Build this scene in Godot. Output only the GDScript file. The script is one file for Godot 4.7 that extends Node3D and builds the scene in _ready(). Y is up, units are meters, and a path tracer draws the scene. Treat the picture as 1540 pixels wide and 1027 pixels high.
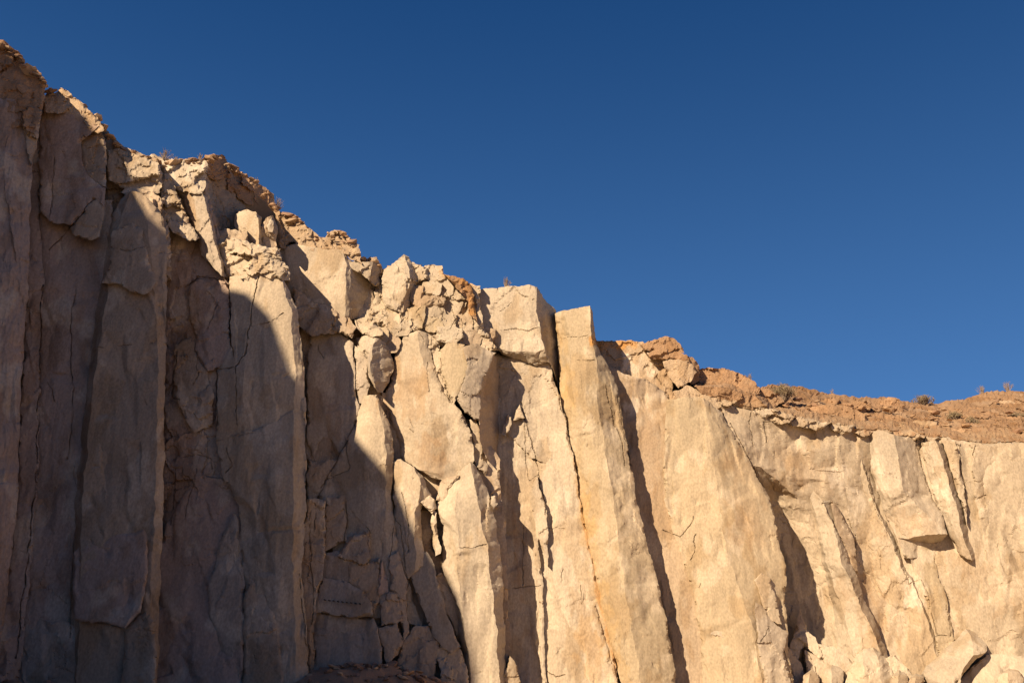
extends Node3D
# A sunlit quarry cliff of pale tuff under a deep blue sky; the left rim of the quarry shades its foot.
# Points are given as (column, row of the 1540x1027 photograph, distance in metres) and set at their own distance.

const FOCAL := 1410.8
const PITCH := 18.5
const EYE := 1.7
const BATTER := 0.07
const FINE := 3.8          # edge length of the rock meshes, in photograph pixels
const SUN_AZ := 38.0       # degrees to the left of straight behind the camera
const SUN_EL := 28.0

var n_big := FastNoiseLite.new()
var n_mid := FastNoiseLite.new()
var n_fine := FastNoiseLite.new()
var n_cell := FastNoiseLite.new()
var n_chip := FastNoiseLite.new()
var n_warp := FastNoiseLite.new()
var n_tone := FastNoiseLite.new()
var n_patch := FastNoiseLite.new()
var rng := RandomNumberGenerator.new()
var mats := {}
var taken := {}
var cliff: Node3D
var cracks := []
var stains := []
var stone_meshes := []

# base colours (linear)
const TONE := {
	"pale": Vector3(0.448, 0.372, 0.278), "cream": Vector3(0.465, 0.395, 0.306), "gold": Vector3(0.442, 0.360, 0.252),
	"tan": Vector3(0.41, 0.322, 0.232), "grey": Vector3(0.405, 0.342, 0.272), "pink": Vector3(0.40, 0.305, 0.240),
	"cap": Vector3(0.362, 0.232, 0.138), "capcream": Vector3(0.43, 0.325, 0.22),
}

func _ready():
	# ---------------------------------------------------------------- camera, sky, sun, exposure
	var cam := Camera3D.new()
	cam.name = "camera"
	cam.fov = 40.0
	cam.near = 0.1
	cam.far = 6000.0
	add_child(cam)
	cam.position = Vector3(0, EYE, 0)
	cam.rotation_degrees = Vector3(PITCH, 0, 0)
	cam.current = true
	var sm := ProceduralSkyMaterial.new()
	var ex := 1.72
	sm.sky_top_color = (Color(0.0014, 0.0355, 0.141) / ex).linear_to_srgb()
	sm.sky_horizon_color = (Color(0.139, 0.367, 0.826) / ex).linear_to_srgb()
	sm.sky_curve = 0.24
	sm.ground_bottom_color = Color(0.45, 0.38, 0.29)
	sm.ground_horizon_color = (Color(0.139, 0.367, 0.826) / ex).linear_to_srgb()
	sm.sun_angle_max = 0.6
	var sky := Sky.new()
	sky.sky_material = sm
	var env := Environment.new()
	env.background_mode = Environment.BG_SKY
	env.sky = sky
	env.tonemap_mode = Environment.TONE_MAPPER_LINEAR
	env.tonemap_exposure = ex
	env.sdfgi_enabled = true
	env.ssao_enabled = true
	env.ssil_enabled = true
	var we := WorldEnvironment.new()
	we.name = "environment"
	we.environment = env
	add_child(we)
	var sun := DirectionalLight3D.new()
	sun.name = "sun"
	sun.light_energy = 1.6
	sun.light_color = Color(1.0, 0.90, 0.765)
	sun.light_angular_distance = 0.5
	sun.shadow_enabled = true
	sun.directional_shadow_max_distance = 300.0
	add_child(sun)
	sun.look_at_from_position(Vector3.ZERO, -to_sun(), Vector3.UP)

	setup_noise()
	setup_materials()
	setup_cracks()
	setup_stains()
	build_setting()
	build_cliff()
	build_cliff_top()
	build_loose()
	build_shrubs()

func to_sun() -> Vector3:
	var a := deg_to_rad(SUN_AZ)
	var e := deg_to_rad(SUN_EL)
	return Vector3(-sin(a) * cos(e), sin(e), cos(a) * cos(e))

# ---------------------------------------------------------------- helpers
func ray(px: float, py: float) -> Vector3:
	var t := deg_to_rad(PITCH)
	var x := (px - 770.0) / FOCAL
	var y := (513.5 - py) / FOCAL
	var r := Vector3(x, sin(t) + y * cos(t), -cos(t) + y * sin(t))
	return r / (-r.z)

func at(px: float, py: float, d: float) -> Vector3:
	var r := ray(px, py)
	var dd := 37.0 + (d - 37.0) * 0.55        # the bays step back only about half as far as first read
	return Vector3(0, EYE, 0) + r * (dd / (1.0 - BATTER * r.y))

func numbered(called: String) -> String:
	if not taken.has(called):
		taken[called] = 0
		return called
	taken[called] += 1
	return "%s_%03d" % [called, taken[called]]

func tag(o: Node, label: String, category: String, group := ""):
	o.set_meta("label", label)
	o.set_meta("category", category)
	if group != "":
		o.set_meta("group", group)

func structure(called: String) -> Node3D:
	var o := Node3D.new()
	o.name = called
	add_child(o)
	o.set_meta("kind", "structure")
	return o

func mk(n: FastNoiseLite, sd: int, f: float, oct: int, type := FastNoiseLite.TYPE_SIMPLEX_SMOOTH):
	n.seed = sd
	n.frequency = f
	n.noise_type = type
	n.fractal_type = FastNoiseLite.FRACTAL_FBM if oct > 1 else FastNoiseLite.FRACTAL_NONE
	n.fractal_octaves = oct

func setup_noise():
	rng.seed = 4711
	mk(n_big, 3, 0.16, 2)
	mk(n_mid, 5, 0.62, 3)
	mk(n_fine, 7, 2.6, 3)
	mk(n_warp, 9, 0.022, 4)
	mk(n_tone, 11, 0.22, 4)
	mk(n_patch, 13, 0.5, 4)
	for n in [n_cell, n_chip]:
		n.noise_type = FastNoiseLite.TYPE_CELLULAR
		n.cellular_return_type = FastNoiseLite.RETURN_CELL_VALUE
		n.cellular_jitter = 0.95
		n.fractal_type = FastNoiseLite.FRACTAL_NONE
		n.domain_warp_enabled = true
		n.domain_warp_amplitude = 0.35
		n.domain_warp_frequency = 0.8
		n.domain_warp_fractal_type = FastNoiseLite.DOMAIN_WARP_FRACTAL_NONE
	n_cell.seed = 21
	n_cell.frequency = 0.62
	n_chip.seed = 23
	n_chip.frequency = 1.9

func grain_image(sd: int, f: float, oct: int, size := 512) -> Image:
	var n := FastNoiseLite.new()
	mk(n, sd, f, oct)
	var img := n.get_seamless_image(size, size, false, false, 0.12, true)
	return img

func setup_materials():
	# fine grain of the stone: albedo speckle and relief, laid in metres
	var g := grain_image(31, 0.05, 5)
	var alb := Image.create(512, 512, true, Image.FORMAT_RGB8)
	var cl := FastNoiseLite.new()
	cl.noise_type = FastNoiseLite.TYPE_CELLULAR
	cl.cellular_return_type = FastNoiseLite.RETURN_DISTANCE
	cl.cellular_jitter = 1.0
	cl.frequency = 0.03
	cl.seed = 77
	var clasts := cl.get_seamless_image(512, 512, false, false, 0.1, true)
	for y in 512:
		for x in 512:
			var v := g.get_pixel(x, y).r
			v -= 1.6 * (1.0 - smoothstep(0.05, 0.16, clasts.get_pixel(x, y).r)) * smoothstep(0.45, 0.6, g.get_pixel((x * 3) % 512, (y * 3) % 512).r)
			var t := clampf(0.94 + (v - 0.5) * 0.22, 0.55, 1.0)
			alb.set_pixel(x, y, Color(t, t * 0.992, t * 0.98))
	alb.generate_mipmaps()
	var hb := grain_image(37, 0.035, 6)
	hb.convert(Image.FORMAT_RGBA8)
	hb.bump_map_to_normal_map(6.0)
	hb.generate_mipmaps()
	var at_ := ImageTexture.create_from_image(alb)
	var nt := ImageTexture.create_from_image(hb)
	for k in ["rock", "soil"]:
		var m := StandardMaterial3D.new()
		m.vertex_color_use_as_albedo = true
		m.albedo_texture = at_
		m.roughness = 0.95
		m.metallic_specular = 0.15
		m.normal_enabled = true
		m.normal_texture = nt
		m.normal_scale = 0.2 if k == "rock" else 1.0
		m.uv1_triplanar = true
		m.uv1_world_triplanar = true
		m.uv1_scale = Vector3(0.34, 0.19, 0.34) if k == "rock" else Vector3(0.35, 0.35, 0.35)
		mats[k] = m

# ---------------------------------------------------------------- rock surfaces
func crack(w: float, depth: float, pts: Array):
	w *= 0.52
	depth *= 0.55
	var p := PackedVector2Array()
	var i := 0
	while i < pts.size():
		p.append(Vector2(pts[i], pts[i + 1]))
		i += 2
	# a crack wanders: put a few jogs into every stretch
	var q := PackedVector2Array()
	for k in p.size() - 1:
		var a := p[k]
		var b := p[k + 1]
		var m := int(max(1.0, a.distance_to(b) / 14.0))
		for j in m:
			var c := a.lerp(b, float(j) / m)
			if j > 0:
				c += Vector2(rng.randf_range(-1.3, 1.3), rng.randf_range(-1.3, 1.3))
			q.append(c)
	q.append(p[p.size() - 1])
	var box := Rect2(q[0], Vector2.ZERO)
	for c in q:
		box = box.expand(c)
	cracks.append({"p": q, "w": w, "d": depth, "box": box.grow(w + 4.0)})

func stain(color: Vector3, radius: float, strength: float, pts: Array):
	var p := PackedVector2Array()
	var i := 0
	while i < pts.size():
		p.append(Vector2(pts[i], pts[i + 1]))
		i += 2
	var box := Rect2(p[0], Vector2.ZERO)
	for c in p:
		box = box.expand(c)
	stains.append({"c": color, "r": radius, "s": strength, "p": p, "box": box.grow(radius * 1.6)})

func near_crack(p: Vector2, mine: Array) -> float:
	var best := 1e6
	for c in mine:
		var box: Rect2 = c.box
		var gap := maxf(maxf(box.position.x - p.x, p.x - box.end.x), maxf(box.position.y - p.y, p.y - box.end.y))
		if gap < best:
			best = minf(best, dist_line(p, c.p) - c.w)
	return best

func dist_line(p: Vector2, line: PackedVector2Array) -> float:
	var best := 1e9
	if line.size() == 1:
		return p.distance_to(line[0])
	for k in line.size() - 1:
		var a := line[k]
		var ab := line[k + 1] - a
		var t := clampf((p - a).dot(ab) / maxf(ab.length_squared(), 1e-6), 0.0, 1.0)
		best = minf(best, (a + ab * t).distance_squared_to(p))
	return sqrt(best)

# a polygon piece: outline in pixels, distance dl at its left end to dr at its right end, tilt metres per 100 rows (positive: top leans back)
func slab(called: String, tone: String, rough: float, blocky: float, dl: float, dr: float, tilt: float, pts: Array, opt := {}) -> MeshInstance3D:
	var out := PackedVector2Array()
	var i := 0
	while i < pts.size():
		out.append(Vector2(pts[i], pts[i + 1]))
		i += 2
	if not Geometry2D.is_polygon_clockwise(out):
		out.reverse()
	var box := Rect2(out[0], Vector2.ZERO)
	for c in out:
		box = box.expand(c)
	var points := PackedVector2Array()
	var step := clampf(sqrt(box.get_area()) / 5.0, 8.0, 30.0)
	for k in out.size():
		var a := out[k]
		var b := out[(k + 1) % out.size()]
		var m := int(max(1.0, round(a.distance_to(b) / step)))
		for j in m:
			points.append(a.lerp(b, float(j) / m))
	var lr := RandomNumberGenerator.new()
	lr.seed = int(out[0].x * 31 + out[0].y * 7)
	var y := box.position.y + step * 0.5
	while y < box.end.y:
		var x := box.position.x + step * 0.5
		while x < box.end.x:
			var c := Vector2(x + lr.randf_range(-0.3, 0.3) * step, y + lr.randf_range(-0.3, 0.3) * step)
			if Geometry2D.is_point_in_polygon(c, out) and dist_line(c, out) > step * 0.45:
				points.append(c)
			x += step
		y += step
	var tri := Geometry2D.triangulate_delaunay(points)
	var t2 := PackedInt32Array()
	for k in tri.size() / 3:
		var a := points[tri[k * 3]]
		var b := points[tri[k * 3 + 1]]
		var c := points[tri[k * 3 + 2]]
		if Geometry2D.is_point_in_polygon((a + b + c) / 3.0, out):
			if absf((b - a).cross(c - a)) > 0.5:
				t2.append_array([tri[k * 3], tri[k * 3 + 1], tri[k * 3 + 2]])
	var ds := PackedFloat32Array()
	var mid := box.get_center().y
	for c in points:
		ds.append(lerpf(dl, dr, (c.x - box.position.x) / box.size.x) + tilt * (mid - c.y) / 100.0)
	var face := PackedInt32Array()
	face.resize(t2.size() / 3)
	return finish(called, tone, rough, blocky, points, ds, t2, face, out, opt)

# a strip piece: rows of points [x, y, d, x, y, d, ...] from top to bottom; each column of quads is one face with creases between
func pillar(called: String, tone: String, rough: float, blocky: float, rows: Array, opt := {}) -> MeshInstance3D:
	var cols: int = rows[0].size() / 3
	var points := PackedVector2Array()
	var ds := PackedFloat32Array()
	for r in rows:
		for c in cols:
			points.append(Vector2(r[c * 3], r[c * 3 + 1]))
			ds.append(r[c * 3 + 2])
	var tri := PackedInt32Array()
	var face := PackedInt32Array()
	for r in rows.size() - 1:
		for c in cols - 1:
			var a := r * cols + c
			for q in [[a, a + 1, a + cols + 1], [a, a + cols + 1, a + cols]]:
				var ar := (points[q[1]] - points[q[0]]).cross(points[q[2]] - points[q[0]])
				if absf(ar) > 0.5:
					tri.append_array(q)
					face.append(c)
	var out := PackedVector2Array()
	for c in cols:
		out.append(points[c])
	for r in range(1, rows.size()):
		out.append(points[r * cols + cols - 1])
	for c in range(cols - 2, -1, -1):
		out.append(points[(rows.size() - 1) * cols + c])
	for r in range(rows.size() - 2, 0, -1):
		out.append(points[r * cols])
	return finish(called, tone, rough, blocky, points, ds, tri, face, out, opt)

func finish(called: String, tone: String, rough: float, blocky: float, pts: PackedVector2Array, ds: PackedFloat32Array, tri: PackedInt32Array, face: PackedInt32Array, out: PackedVector2Array, opt := {}) -> MeshInstance3D:
	var fine: float = opt.get("fine", FINE)
	var bevel: float = opt.get("bevel", 0.10)
	var thick: float = opt.get("thick", 4.0)
	var striate: float = opt.get("striate", 1.0)
	# consistent facing
	for k in tri.size() / 3:
		var a0 := tri[k * 3]
		var b0 := tri[k * 3 + 1]
		var c0 := tri[k * 3 + 2]
		if (pts[b0] - pts[a0]).cross(pts[c0] - pts[a0]) < 0.0:
			tri[k * 3 + 1] = c0
			tri[k * 3 + 2] = b0
	var box := Rect2(pts[0], Vector2.ZERO)
	for c in pts:
		box = box.expand(c)
	var mine := []
	for c in cracks:
		if c.box.intersects(box):
			mine.append(c)
	var spots := []
	for c in stains:
		if c.box.intersects(box):
			spots.append(c)
	var ring := out.duplicate()
	ring.append(out[0])
	var bds := PackedFloat32Array()
	var cds := PackedFloat32Array()
	for c in pts:
		bds.append(dist_line(c, ring))
		cds.append(near_crack(c, mine))
	# split long edges until all are short
	var again := true
	var rounds := 0
	while again and rounds < 10:
		again = false
		rounds += 1
		var mids := {}
		var nt := PackedInt32Array()
		var nf := PackedInt32Array()
		var m3 := [-1, -1, -1]
		for k in tri.size() / 3:
			var v := [tri[k * 3], tri[k * 3 + 1], tri[k * 3 + 2]]
			var cut := 0
			for e in 3:
				var a: int = v[e]
				var b: int = v[(e + 1) % 3]
				var key: int = mini(a, b) * 10000000 + maxi(a, b)
				m3[e] = -1
				if mids.has(key):
					m3[e] = mids[key]
				else:
					var pa := pts[a]
					var pb := pts[b]
					var l2 := pa.distance_squared_to(pb)
					var yes := l2 > fine * fine
					if not yes and l2 > 1.4:
						yes = minf(cds[a], cds[b]) < 1.2
					if yes:
						var pm := (pa + pb) * 0.5
						var half := sqrt(l2) * 0.5
						pts.append(pm)
						var lo := maxf(bds[a], bds[b]) - half
						bds.append(lo if lo > 12.0 else dist_line(pm, ring))
						lo = maxf(cds[a], cds[b]) - half
						cds.append(lo if lo > 6.0 else near_crack(pm, mine))
						ds.append((ds[a] + ds[b]) * 0.5)
						m3[e] = pts.size() - 1
					mids[key] = m3[e]
				if m3[e] >= 0:
					cut += 1
			var f := face[k]
			if cut == 0:
				nt.append_array(v)
				nf.append(f)
				continue
			again = true
			if cut == 3:
				nt.append_array([v[0], m3[0], m3[2], m3[0], v[1], m3[1], m3[2], m3[1], v[2], m3[0], m3[1], m3[2]])
				for j in 4:
					nf.append(f)
			elif cut == 1:
				for e in 3:
					if m3[e] >= 0:
						nt.append_array([v[e], m3[e], v[(e + 2) % 3], m3[e], v[(e + 1) % 3], v[(e + 2) % 3]])
				nf.append(f)
				nf.append(f)
			else:
				for e in 3:
					if m3[e] < 0:
						var a: int = v[e]
						var b: int = v[(e + 1) % 3]
						var c: int = v[(e + 2) % 3]
						var mb: int = m3[(e + 1) % 3]
						var mc: int = m3[(e + 2) % 3]
						nt.append_array([c, mc, mb])
						if pts[a].distance_squared_to(pts[mb]) < pts[b].distance_squared_to(pts[mc]):
							nt.append_array([a, b, mb, a, mb, mc])
						else:
							nt.append_array([a, b, mc, b, mb, mc])
				for j in 3:
					nf.append(f)
		tri = nt
		face = nf
	# place every point
	var n := pts.size()
	var pos := PackedVector3Array()
	pos.resize(n)
	var col := PackedColorArray()
	col.resize(n)
	var base: Vector3 = TONE[tone]
	var shift := rng.randf_range(-0.05, 0.05)
	base *= 1.0 + shift
	var off := rng.randf() * 40.0
	# flat scars where flakes came away: each a shallow four-sided cut, steep on one side
	var chips := []
	var count := int(box.get_area() / 1500.0 * opt.get("scars", 1.0)) + 2
	var size := minf(1.0, sqrt(box.get_area()) / 160.0)
	for k in count:
		var big := rng.randf()
		var a := deg_to_rad(rng.randf_range(-22, 10)) + (PI / 2.0 if rng.randf() < 0.15 else 0.0)
		var wide := lerpf(5.0, 42.0, big * big) * size
		var tall := wide * rng.randf_range(1.2, 4.0)
		var steep := rng.randf_range(0.06, 0.35)
		chips.append([Vector2(rng.randf_range(box.position.x, box.end.x), rng.randf_range(box.position.y, minf(box.end.y, 1030.0))), cos(a), sin(a),
			wide * (steep if rng.randf() < 0.5 else 1.0), wide * rng.randf_range(0.3, 1.0), tall * rng.randf_range(0.15, 1.0), tall * rng.randf_range(0.15, 1.0), rng.randf_range(0.05, 0.17) * (0.4 + size) * (0.5 + wide / 40.0)])
	if size > 0.5:
		for k in int(box.get_area() / 5200.0 * opt.get("scars", 1.0)) + 1:
			var a := deg_to_rad(rng.randf_range(-20, 6))
			var wide := rng.randf_range(26.0, 70.0) * size
			var tall := wide * rng.randf_range(1.0, 3.6)
			chips.append([Vector2(rng.randf_range(box.position.x, box.end.x), rng.randf_range(box.position.y, minf(box.end.y, 1030.0))), cos(a), sin(a),
				wide * rng.randf_range(0.05, 0.3), wide, tall * rng.randf_range(0.05, 0.6), tall * rng.randf_range(0.3, 1.0), rng.randf_range(0.12, 0.34) * size] if rng.randf() < 0.6 else [Vector2(rng.randf_range(box.position.x, box.end.x), rng.randf_range(box.position.y, minf(box.end.y, 1030.0))), cos(a), sin(a),
				wide, wide * rng.randf_range(0.05, 0.3), tall * rng.randf_range(0.05, 0.6), tall * rng.randf_range(0.3, 1.0), rng.randf_range(0.12, 0.34) * size])
	var buckets := {}
	var none := []
	for c in chips:
		var reach: float = Vector2(maxf(c[3], c[4]), maxf(c[5], c[6])).length()
		var mid: Vector2 = c[0]
		for gx in range(int((mid.x - reach) / 24.0) - 1, int((mid.x + reach) / 24.0) + 1):
			for gy in range(int((mid.y - reach) / 24.0) - 1, int((mid.y + reach) / 24.0) + 1):
				var gk := gx * 4096 + gy
				if not buckets.has(gk):
					buckets[gk] = []
				buckets[gk].append(c)
	for k in n:
		var p := pts[k]
		var d := ds[k]
		var bd := bds[k]
		var w := Vector2(n_warp.get_noise_2d(p.x, p.y), n_warp.get_noise_2d(p.x + 700.0, p.y + 300.0)) * 3.6
		w += Vector2(n_warp.get_noise_2d(p.x * 6.0, p.y * 6.0), n_warp.get_noise_2d(p.x * 6.0, p.y * 6.0 + 900.0)) * (0.9 + 1.6 * blocky)
		p += w
		var q := at(p.x, p.y, d)
		var s := Vector3(q.x, q.y * 0.55, q.z)
		var m := d / FOCAL
		var away := 0.0
		away += n_big.get_noise_3d(s.x + off, s.y, s.z) * 0.24 * rough
		away += n_mid.get_noise_3d(s.x, s.y + off, s.z) * 0.07 * rough
		away += n_fine.get_noise_3d(q.x, q.y, q.z) * 0.018 * (0.5 + rough)
		away += n_fine.get_noise_3d(q.x * 1.6, q.y * 0.10, q.z * 1.6) * 0.035 * striate
		if blocky > 0.0:
			away += n_cell.get_noise_3d(q.x, q.y, q.z) * 0.42 * blocky
			away += n_chip.get_noise_3d(q.x, q.y, q.z) * 0.16 * blocky
		var edge := bd * m / 0.16
		if edge < 1.0:
			away += bevel * (1.0 - edge) * (1.0 - edge) * (0.7 + 0.6 * n_mid.get_noise_3d(q.x * 2.0, q.y * 2.0, q.z * 2.0))
		if bd < 10.0:
			var bite := 15.0 * n_warp.get_noise_2d(pts[k].x * 1.5 + 50.0, pts[k].y * 1.5) - 2.5
			if bd < bite:
				away += 0.3 * (1.0 - bd / bite)
		if cds[k] < 0.0:
			for c in mine:
				if c.box.has_point(pts[k]):
					var cd := dist_line(pts[k], c.p)
					var cw: float = c.w * clampf(0.75 + 1.5 * n_warp.get_noise_2d(pts[k].x * 2.5, pts[k].y * 2.5 + 77.0), 0.15, 1.0)
					if cd < cw:
						away += c.d * (1.0 - cd / cw)
		var cell: Array = buckets.get(int(pts[k].x / 24.0) * 4096 + int(pts[k].y / 24.0), none)
		for c in cell:
			var e := pts[k] - (c[0] as Vector2)
			var u: float = e.x * c[1] + e.y * c[2]
			var v: float = e.y * c[1] - e.x * c[2]
			var cut: float = minf(1.0 - absf(u) / (c[3] if u > 0.0 else c[4]), 1.0 - absf(v) / (c[5] if v > 0.0 else c[6]))
			if cut > 0.0:
				away += c[7] * cut
		pos[k] = at(p.x, p.y, d + away)
		# colour of the stone: beds, patches, streaks
		var c3 := base
		var t1 := n_tone.get_noise_3d(q.x, q.y * 0.6, q.z)
		var t2 := n_patch.get_noise_3d(q.x, q.y * 0.5, q.z + 31.0)
		var t3 := n_fine.get_noise_3d(q.x * 0.9, q.y * 0.07, q.z * 0.9)
		c3 *= 1.0 + 0.20 * t1 + 0.08 * t3
		var brown := 0.5 * smoothstep(0.05, 0.42, t2) + 0.5 * smoothstep(0.17, 0.24, t2)
		c3 = c3.lerp(Vector3(c3.x * 0.86, c3.y * 0.79, c3.z * 0.70), brown * 0.8)
		var ch := n_patch.get_noise_3d(q.x + 90.0, q.y * 0.7, q.z)
		var chalk := 0.6 * smoothstep(0.10, 0.45, ch) + 0.4 * smoothstep(0.2, 0.27, ch)
		c3 = c3.lerp(Vector3(0.60, 0.51, 0.39), chalk * 0.5 if not tone.begins_with("cap") else chalk * 0.15)
		for sp in spots:
			if sp.box.has_point(pts[k]):
				var sd: float = dist_line(pts[k], sp.p) + n_warp.get_noise_2d(p.x * 3.0, p.y * 1.3) * sp.r * 1.3
				var kk: float = sp.s * (1.0 - smoothstep(sp.r * 0.55, sp.r, sd))
				kk *= clampf(0.75 + 0.9 * t2, 0.0, 1.0)
				c3 = c3.lerp(sp.c, kk)
		col[k] = Color(clampf(c3.x, 0.02, 0.8), clampf(c3.y, 0.02, 0.8), clampf(c3.z, 0.02, 0.8))
	# smooth within a face, hard across creases and broken steps
	var acc := {}
	var nrm := PackedVector3Array()
	nrm.resize(tri.size() / 3)
	for k in tri.size() / 3:
		var a := pos[tri[k * 3]]
		var x := (pos[tri[k * 3 + 2]] - a).cross(pos[tri[k * 3 + 1]] - a)
		nrm[k] = x.normalized()
		for e in 3:
			var key: int = tri[k * 3 + e] * 64 + face[k]
			acc[key] = acc.get(key, Vector3.ZERO) + x
	var vv := PackedVector3Array()
	var vn := PackedVector3Array()
	var vc := PackedColorArray()
	var edges := {}
	for k in tri.size() / 3:
		for e in 3:
			var id := tri[k * 3 + e]
			var sn: Vector3 = (acc[id * 64 + face[k]] as Vector3).normalized()
			vv.append(pos[id])
			vn.append(sn if sn.dot(nrm[k]) > 0.945 else nrm[k])
			vc.append(col[id])
			var o := tri[k * 3 + (e + 1) % 3]
			var rk: int = o * 10000000 + id
			if edges.has(rk):
				edges.erase(rk)
			else:
				edges[id * 10000000 + o] = true
	# sides, running back into the hill
	var eye := Vector3(0, EYE, 0)
	for ek in edges:
		var a: int = ek / 10000000
		var b: int = ek % 10000000
		var pa := pos[a]
		var pb := pos[b]
		var cols2 := [col[a], col[b]]
		var ra := (pa - eye).normalized()
		var rb := (pb - eye).normalized()
		var qa := pa + ra * thick
		var qb := pb + rb * thick
		var sn := (pb - pa).cross(qa - pa).normalized()
		for t in [[pa, 0, qa, 0, pb, 1], [pb, 1, qa, 0, qb, 1]]:
			for j in 3:
				vv.append(t[j * 2])
				vn.append(sn)
				vc.append(cols2[t[j * 2 + 1]])
	var arr := []
	arr.resize(Mesh.ARRAY_MAX)
	arr[Mesh.ARRAY_VERTEX] = vv
	arr[Mesh.ARRAY_NORMAL] = vn
	arr[Mesh.ARRAY_COLOR] = vc
	var mesh := ArrayMesh.new()
	mesh.add_surface_from_arrays(Mesh.PRIMITIVE_TRIANGLES, arr)
	mesh.surface_set_material(0, mats["soil" if tone.begins_with("cap") else "rock"])
	var o := MeshInstance3D.new()
	o.mesh = mesh
	var parent: Node = opt.get("parent", cliff)
	if parent == self:
		o.name = numbered(called)
		add_child(o)
	else:
		o.name = called
		parent.add_child(o, true)
	return o

# ---------------------------------------------------------------- joints and stains seen in the photograph
func setup_cracks():
	crack(2.4, 0.7, [64, 430, 60, 520, 56, 620, 54, 700, 46, 800, 36, 880, 22, 990])
	crack(1.6, 0.4, [113, 432, 106, 480, 107, 540, 110, 590, 109, 640, 100, 690])
	crack(1.5, 0.4, [70, 575, 80, 605])
	crack(1.8, 0.4, [139, 300, 120, 325, 106, 341, 85, 366, 72, 376])
	crack(1.6, 0.3, [82, 235, 78, 290, 74, 325])
	crack(1.6, 0.3, [143, 522, 155, 522]); crack(1.6, 0.3, [177, 521, 197, 517])
	crack(1.6, 0.3, [181, 376, 196, 378, 217, 371])
	crack(1.6, 0.4, [104, 960, 108, 880, 112, 810, 116, 760])
	crack(2.0, 0.6, [336, 400, 340, 420, 344, 440, 345, 480, 346, 510, 349, 535])
	crack(2.0, 0.6, [388, 415, 384, 440, 378, 470, 374, 500, 368, 532, 358, 548, 348, 552, 326, 556, 324, 590, 327, 640])
	crack(1.8, 0.5, [354, 550, 356, 580, 357, 640])
	crack(1.8, 0.5, [378, 490, 400, 485, 415, 478, 424, 472])
	crack(1.8, 0.4, [285, 428, 293, 422, 305, 416, 320, 418, 336, 422])
	crack(1.5, 0.3, [326, 455, 318, 480, 310, 497])
	crack(1.8, 0.5, [265, 530, 262, 560, 258, 600, 270, 600, 278, 630])
	crack(1.6, 0.4, [298, 560, 295, 572, 290, 578]); crack(1.5, 0.3, [298, 535, 294, 555, 298, 562])
	crack(1.6, 0.35, [276, 688, 300, 684, 318, 690, 320, 705]); crack(1.6, 0.4, [340, 672, 350, 700, 338, 710])
	crack(1.6, 0.4, [268, 680, 262, 740, 257, 790]); crack(1.6, 0.3, [295, 705, 285, 740, 278, 780])
	crack(1.2, 0.15, [326, 664, 350, 656, 380, 650])
	crack(2.0, 0.5, [523, 663, 505, 697, 490, 722, 480, 735]); crack(1.6, 0.3, [490, 722, 525, 705, 518, 660])
	crack(1.6, 0.4, [466, 770, 467, 820, 469, 880, 470, 940]); crack(1.6, 0.4, [475, 770, 473, 800])
	crack(1.5, 0.4, [450, 862, 453, 900, 458, 950, 463, 1000])
	crack(1.6, 0.35, [586, 850, 594, 780, 600, 790, 608, 840, 612, 900, 614, 950])
	crack(1.5, 0.3, [605, 740, 614, 790, 613, 830])
	crack(1.6, 0.3, [552, 793, 557, 800, 553, 815, 555, 840]); crack(1.6, 0.4, [519, 755, 521, 795, 517, 815])
	crack(1.6, 0.3, [614, 952, 606, 962]); crack(1.6, 0.3, [596, 940, 604, 962])
	crack(1.5, 0.3, [568, 945, 572, 970, 577, 980])
	crack(1.5, 0.3, [648, 505, 649, 540, 655, 560, 664, 565]); crack(1.6, 0.35, [662, 540, 664, 565, 674, 595, 680, 608])
	crack(1.5, 0.3, [642, 545, 644, 575, 645, 590]); crack(1.4, 0.25, [615, 645, 622, 652])
	crack(1.7, 0.35, [758, 497, 775, 494, 790, 498, 812, 494]); crack(1.5, 0.25, [750, 467, 762, 463, 770, 457])
	crack(1.6, 0.3, [788, 549, 805, 546, 822, 546])
	crack(1.8, 0.45, [783, 605, 788, 630, 798, 660, 806, 690, 812, 715, 817, 745, 820, 775])
	crack(1.5, 0.3, [788, 630, 792, 690, 794, 725]); crack(1.5, 0.3, [795, 723, 810, 715])
	crack(1.5, 0.3, [773, 630, 798, 632]); crack(1.5, 0.3, [787, 790, 787, 850, 788, 880]); crack(1.5, 0.3, [757, 888, 790, 882, 812, 880])
	crack(1.5, 0.25, [826, 795, 850, 795]); crack(1.4, 0.25, [848, 855, 846, 875]); crack(1.5, 0.25, [872, 880, 876, 908])
	crack(1.5, 0.3, [823, 1010, 836, 1018, 850, 1015])
	crack(1.8, 0.4, [841, 590, 848, 625, 855, 645, 858, 665, 863, 690])
	crack(1.4, 0.25, [840, 510, 860, 506, 884, 505]); crack(1.5, 0.3, [868, 540, 880, 544, 895, 543])
	crack(1.7, 0.4, [910, 580, 918, 615, 926, 640, 935, 670, 940, 700]); crack(1.7, 0.4, [928, 590, 932, 620, 940, 660, 950, 700])
	crack(1.6, 0.35, [996, 797, 1010, 803, 1024, 810, 1031, 800, 1040, 788, 1044, 777])
	crack(1.6, 0.35, [1047, 802, 1045, 830, 1038, 841]); crack(1.4, 0.25, [1053, 878, 1050, 886])
	crack(1.9, 0.5, [1100, 636, 1112, 660, 1120, 680, 1135, 705, 1150, 735])
	crack(1.6, 0.4, [1128, 620, 1130, 650, 1132, 670]); crack(1.6, 0.4, [1150, 633, 1153, 650, 1152, 665]); crack(1.5, 0.4, [1150, 633, 1165, 632])
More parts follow.
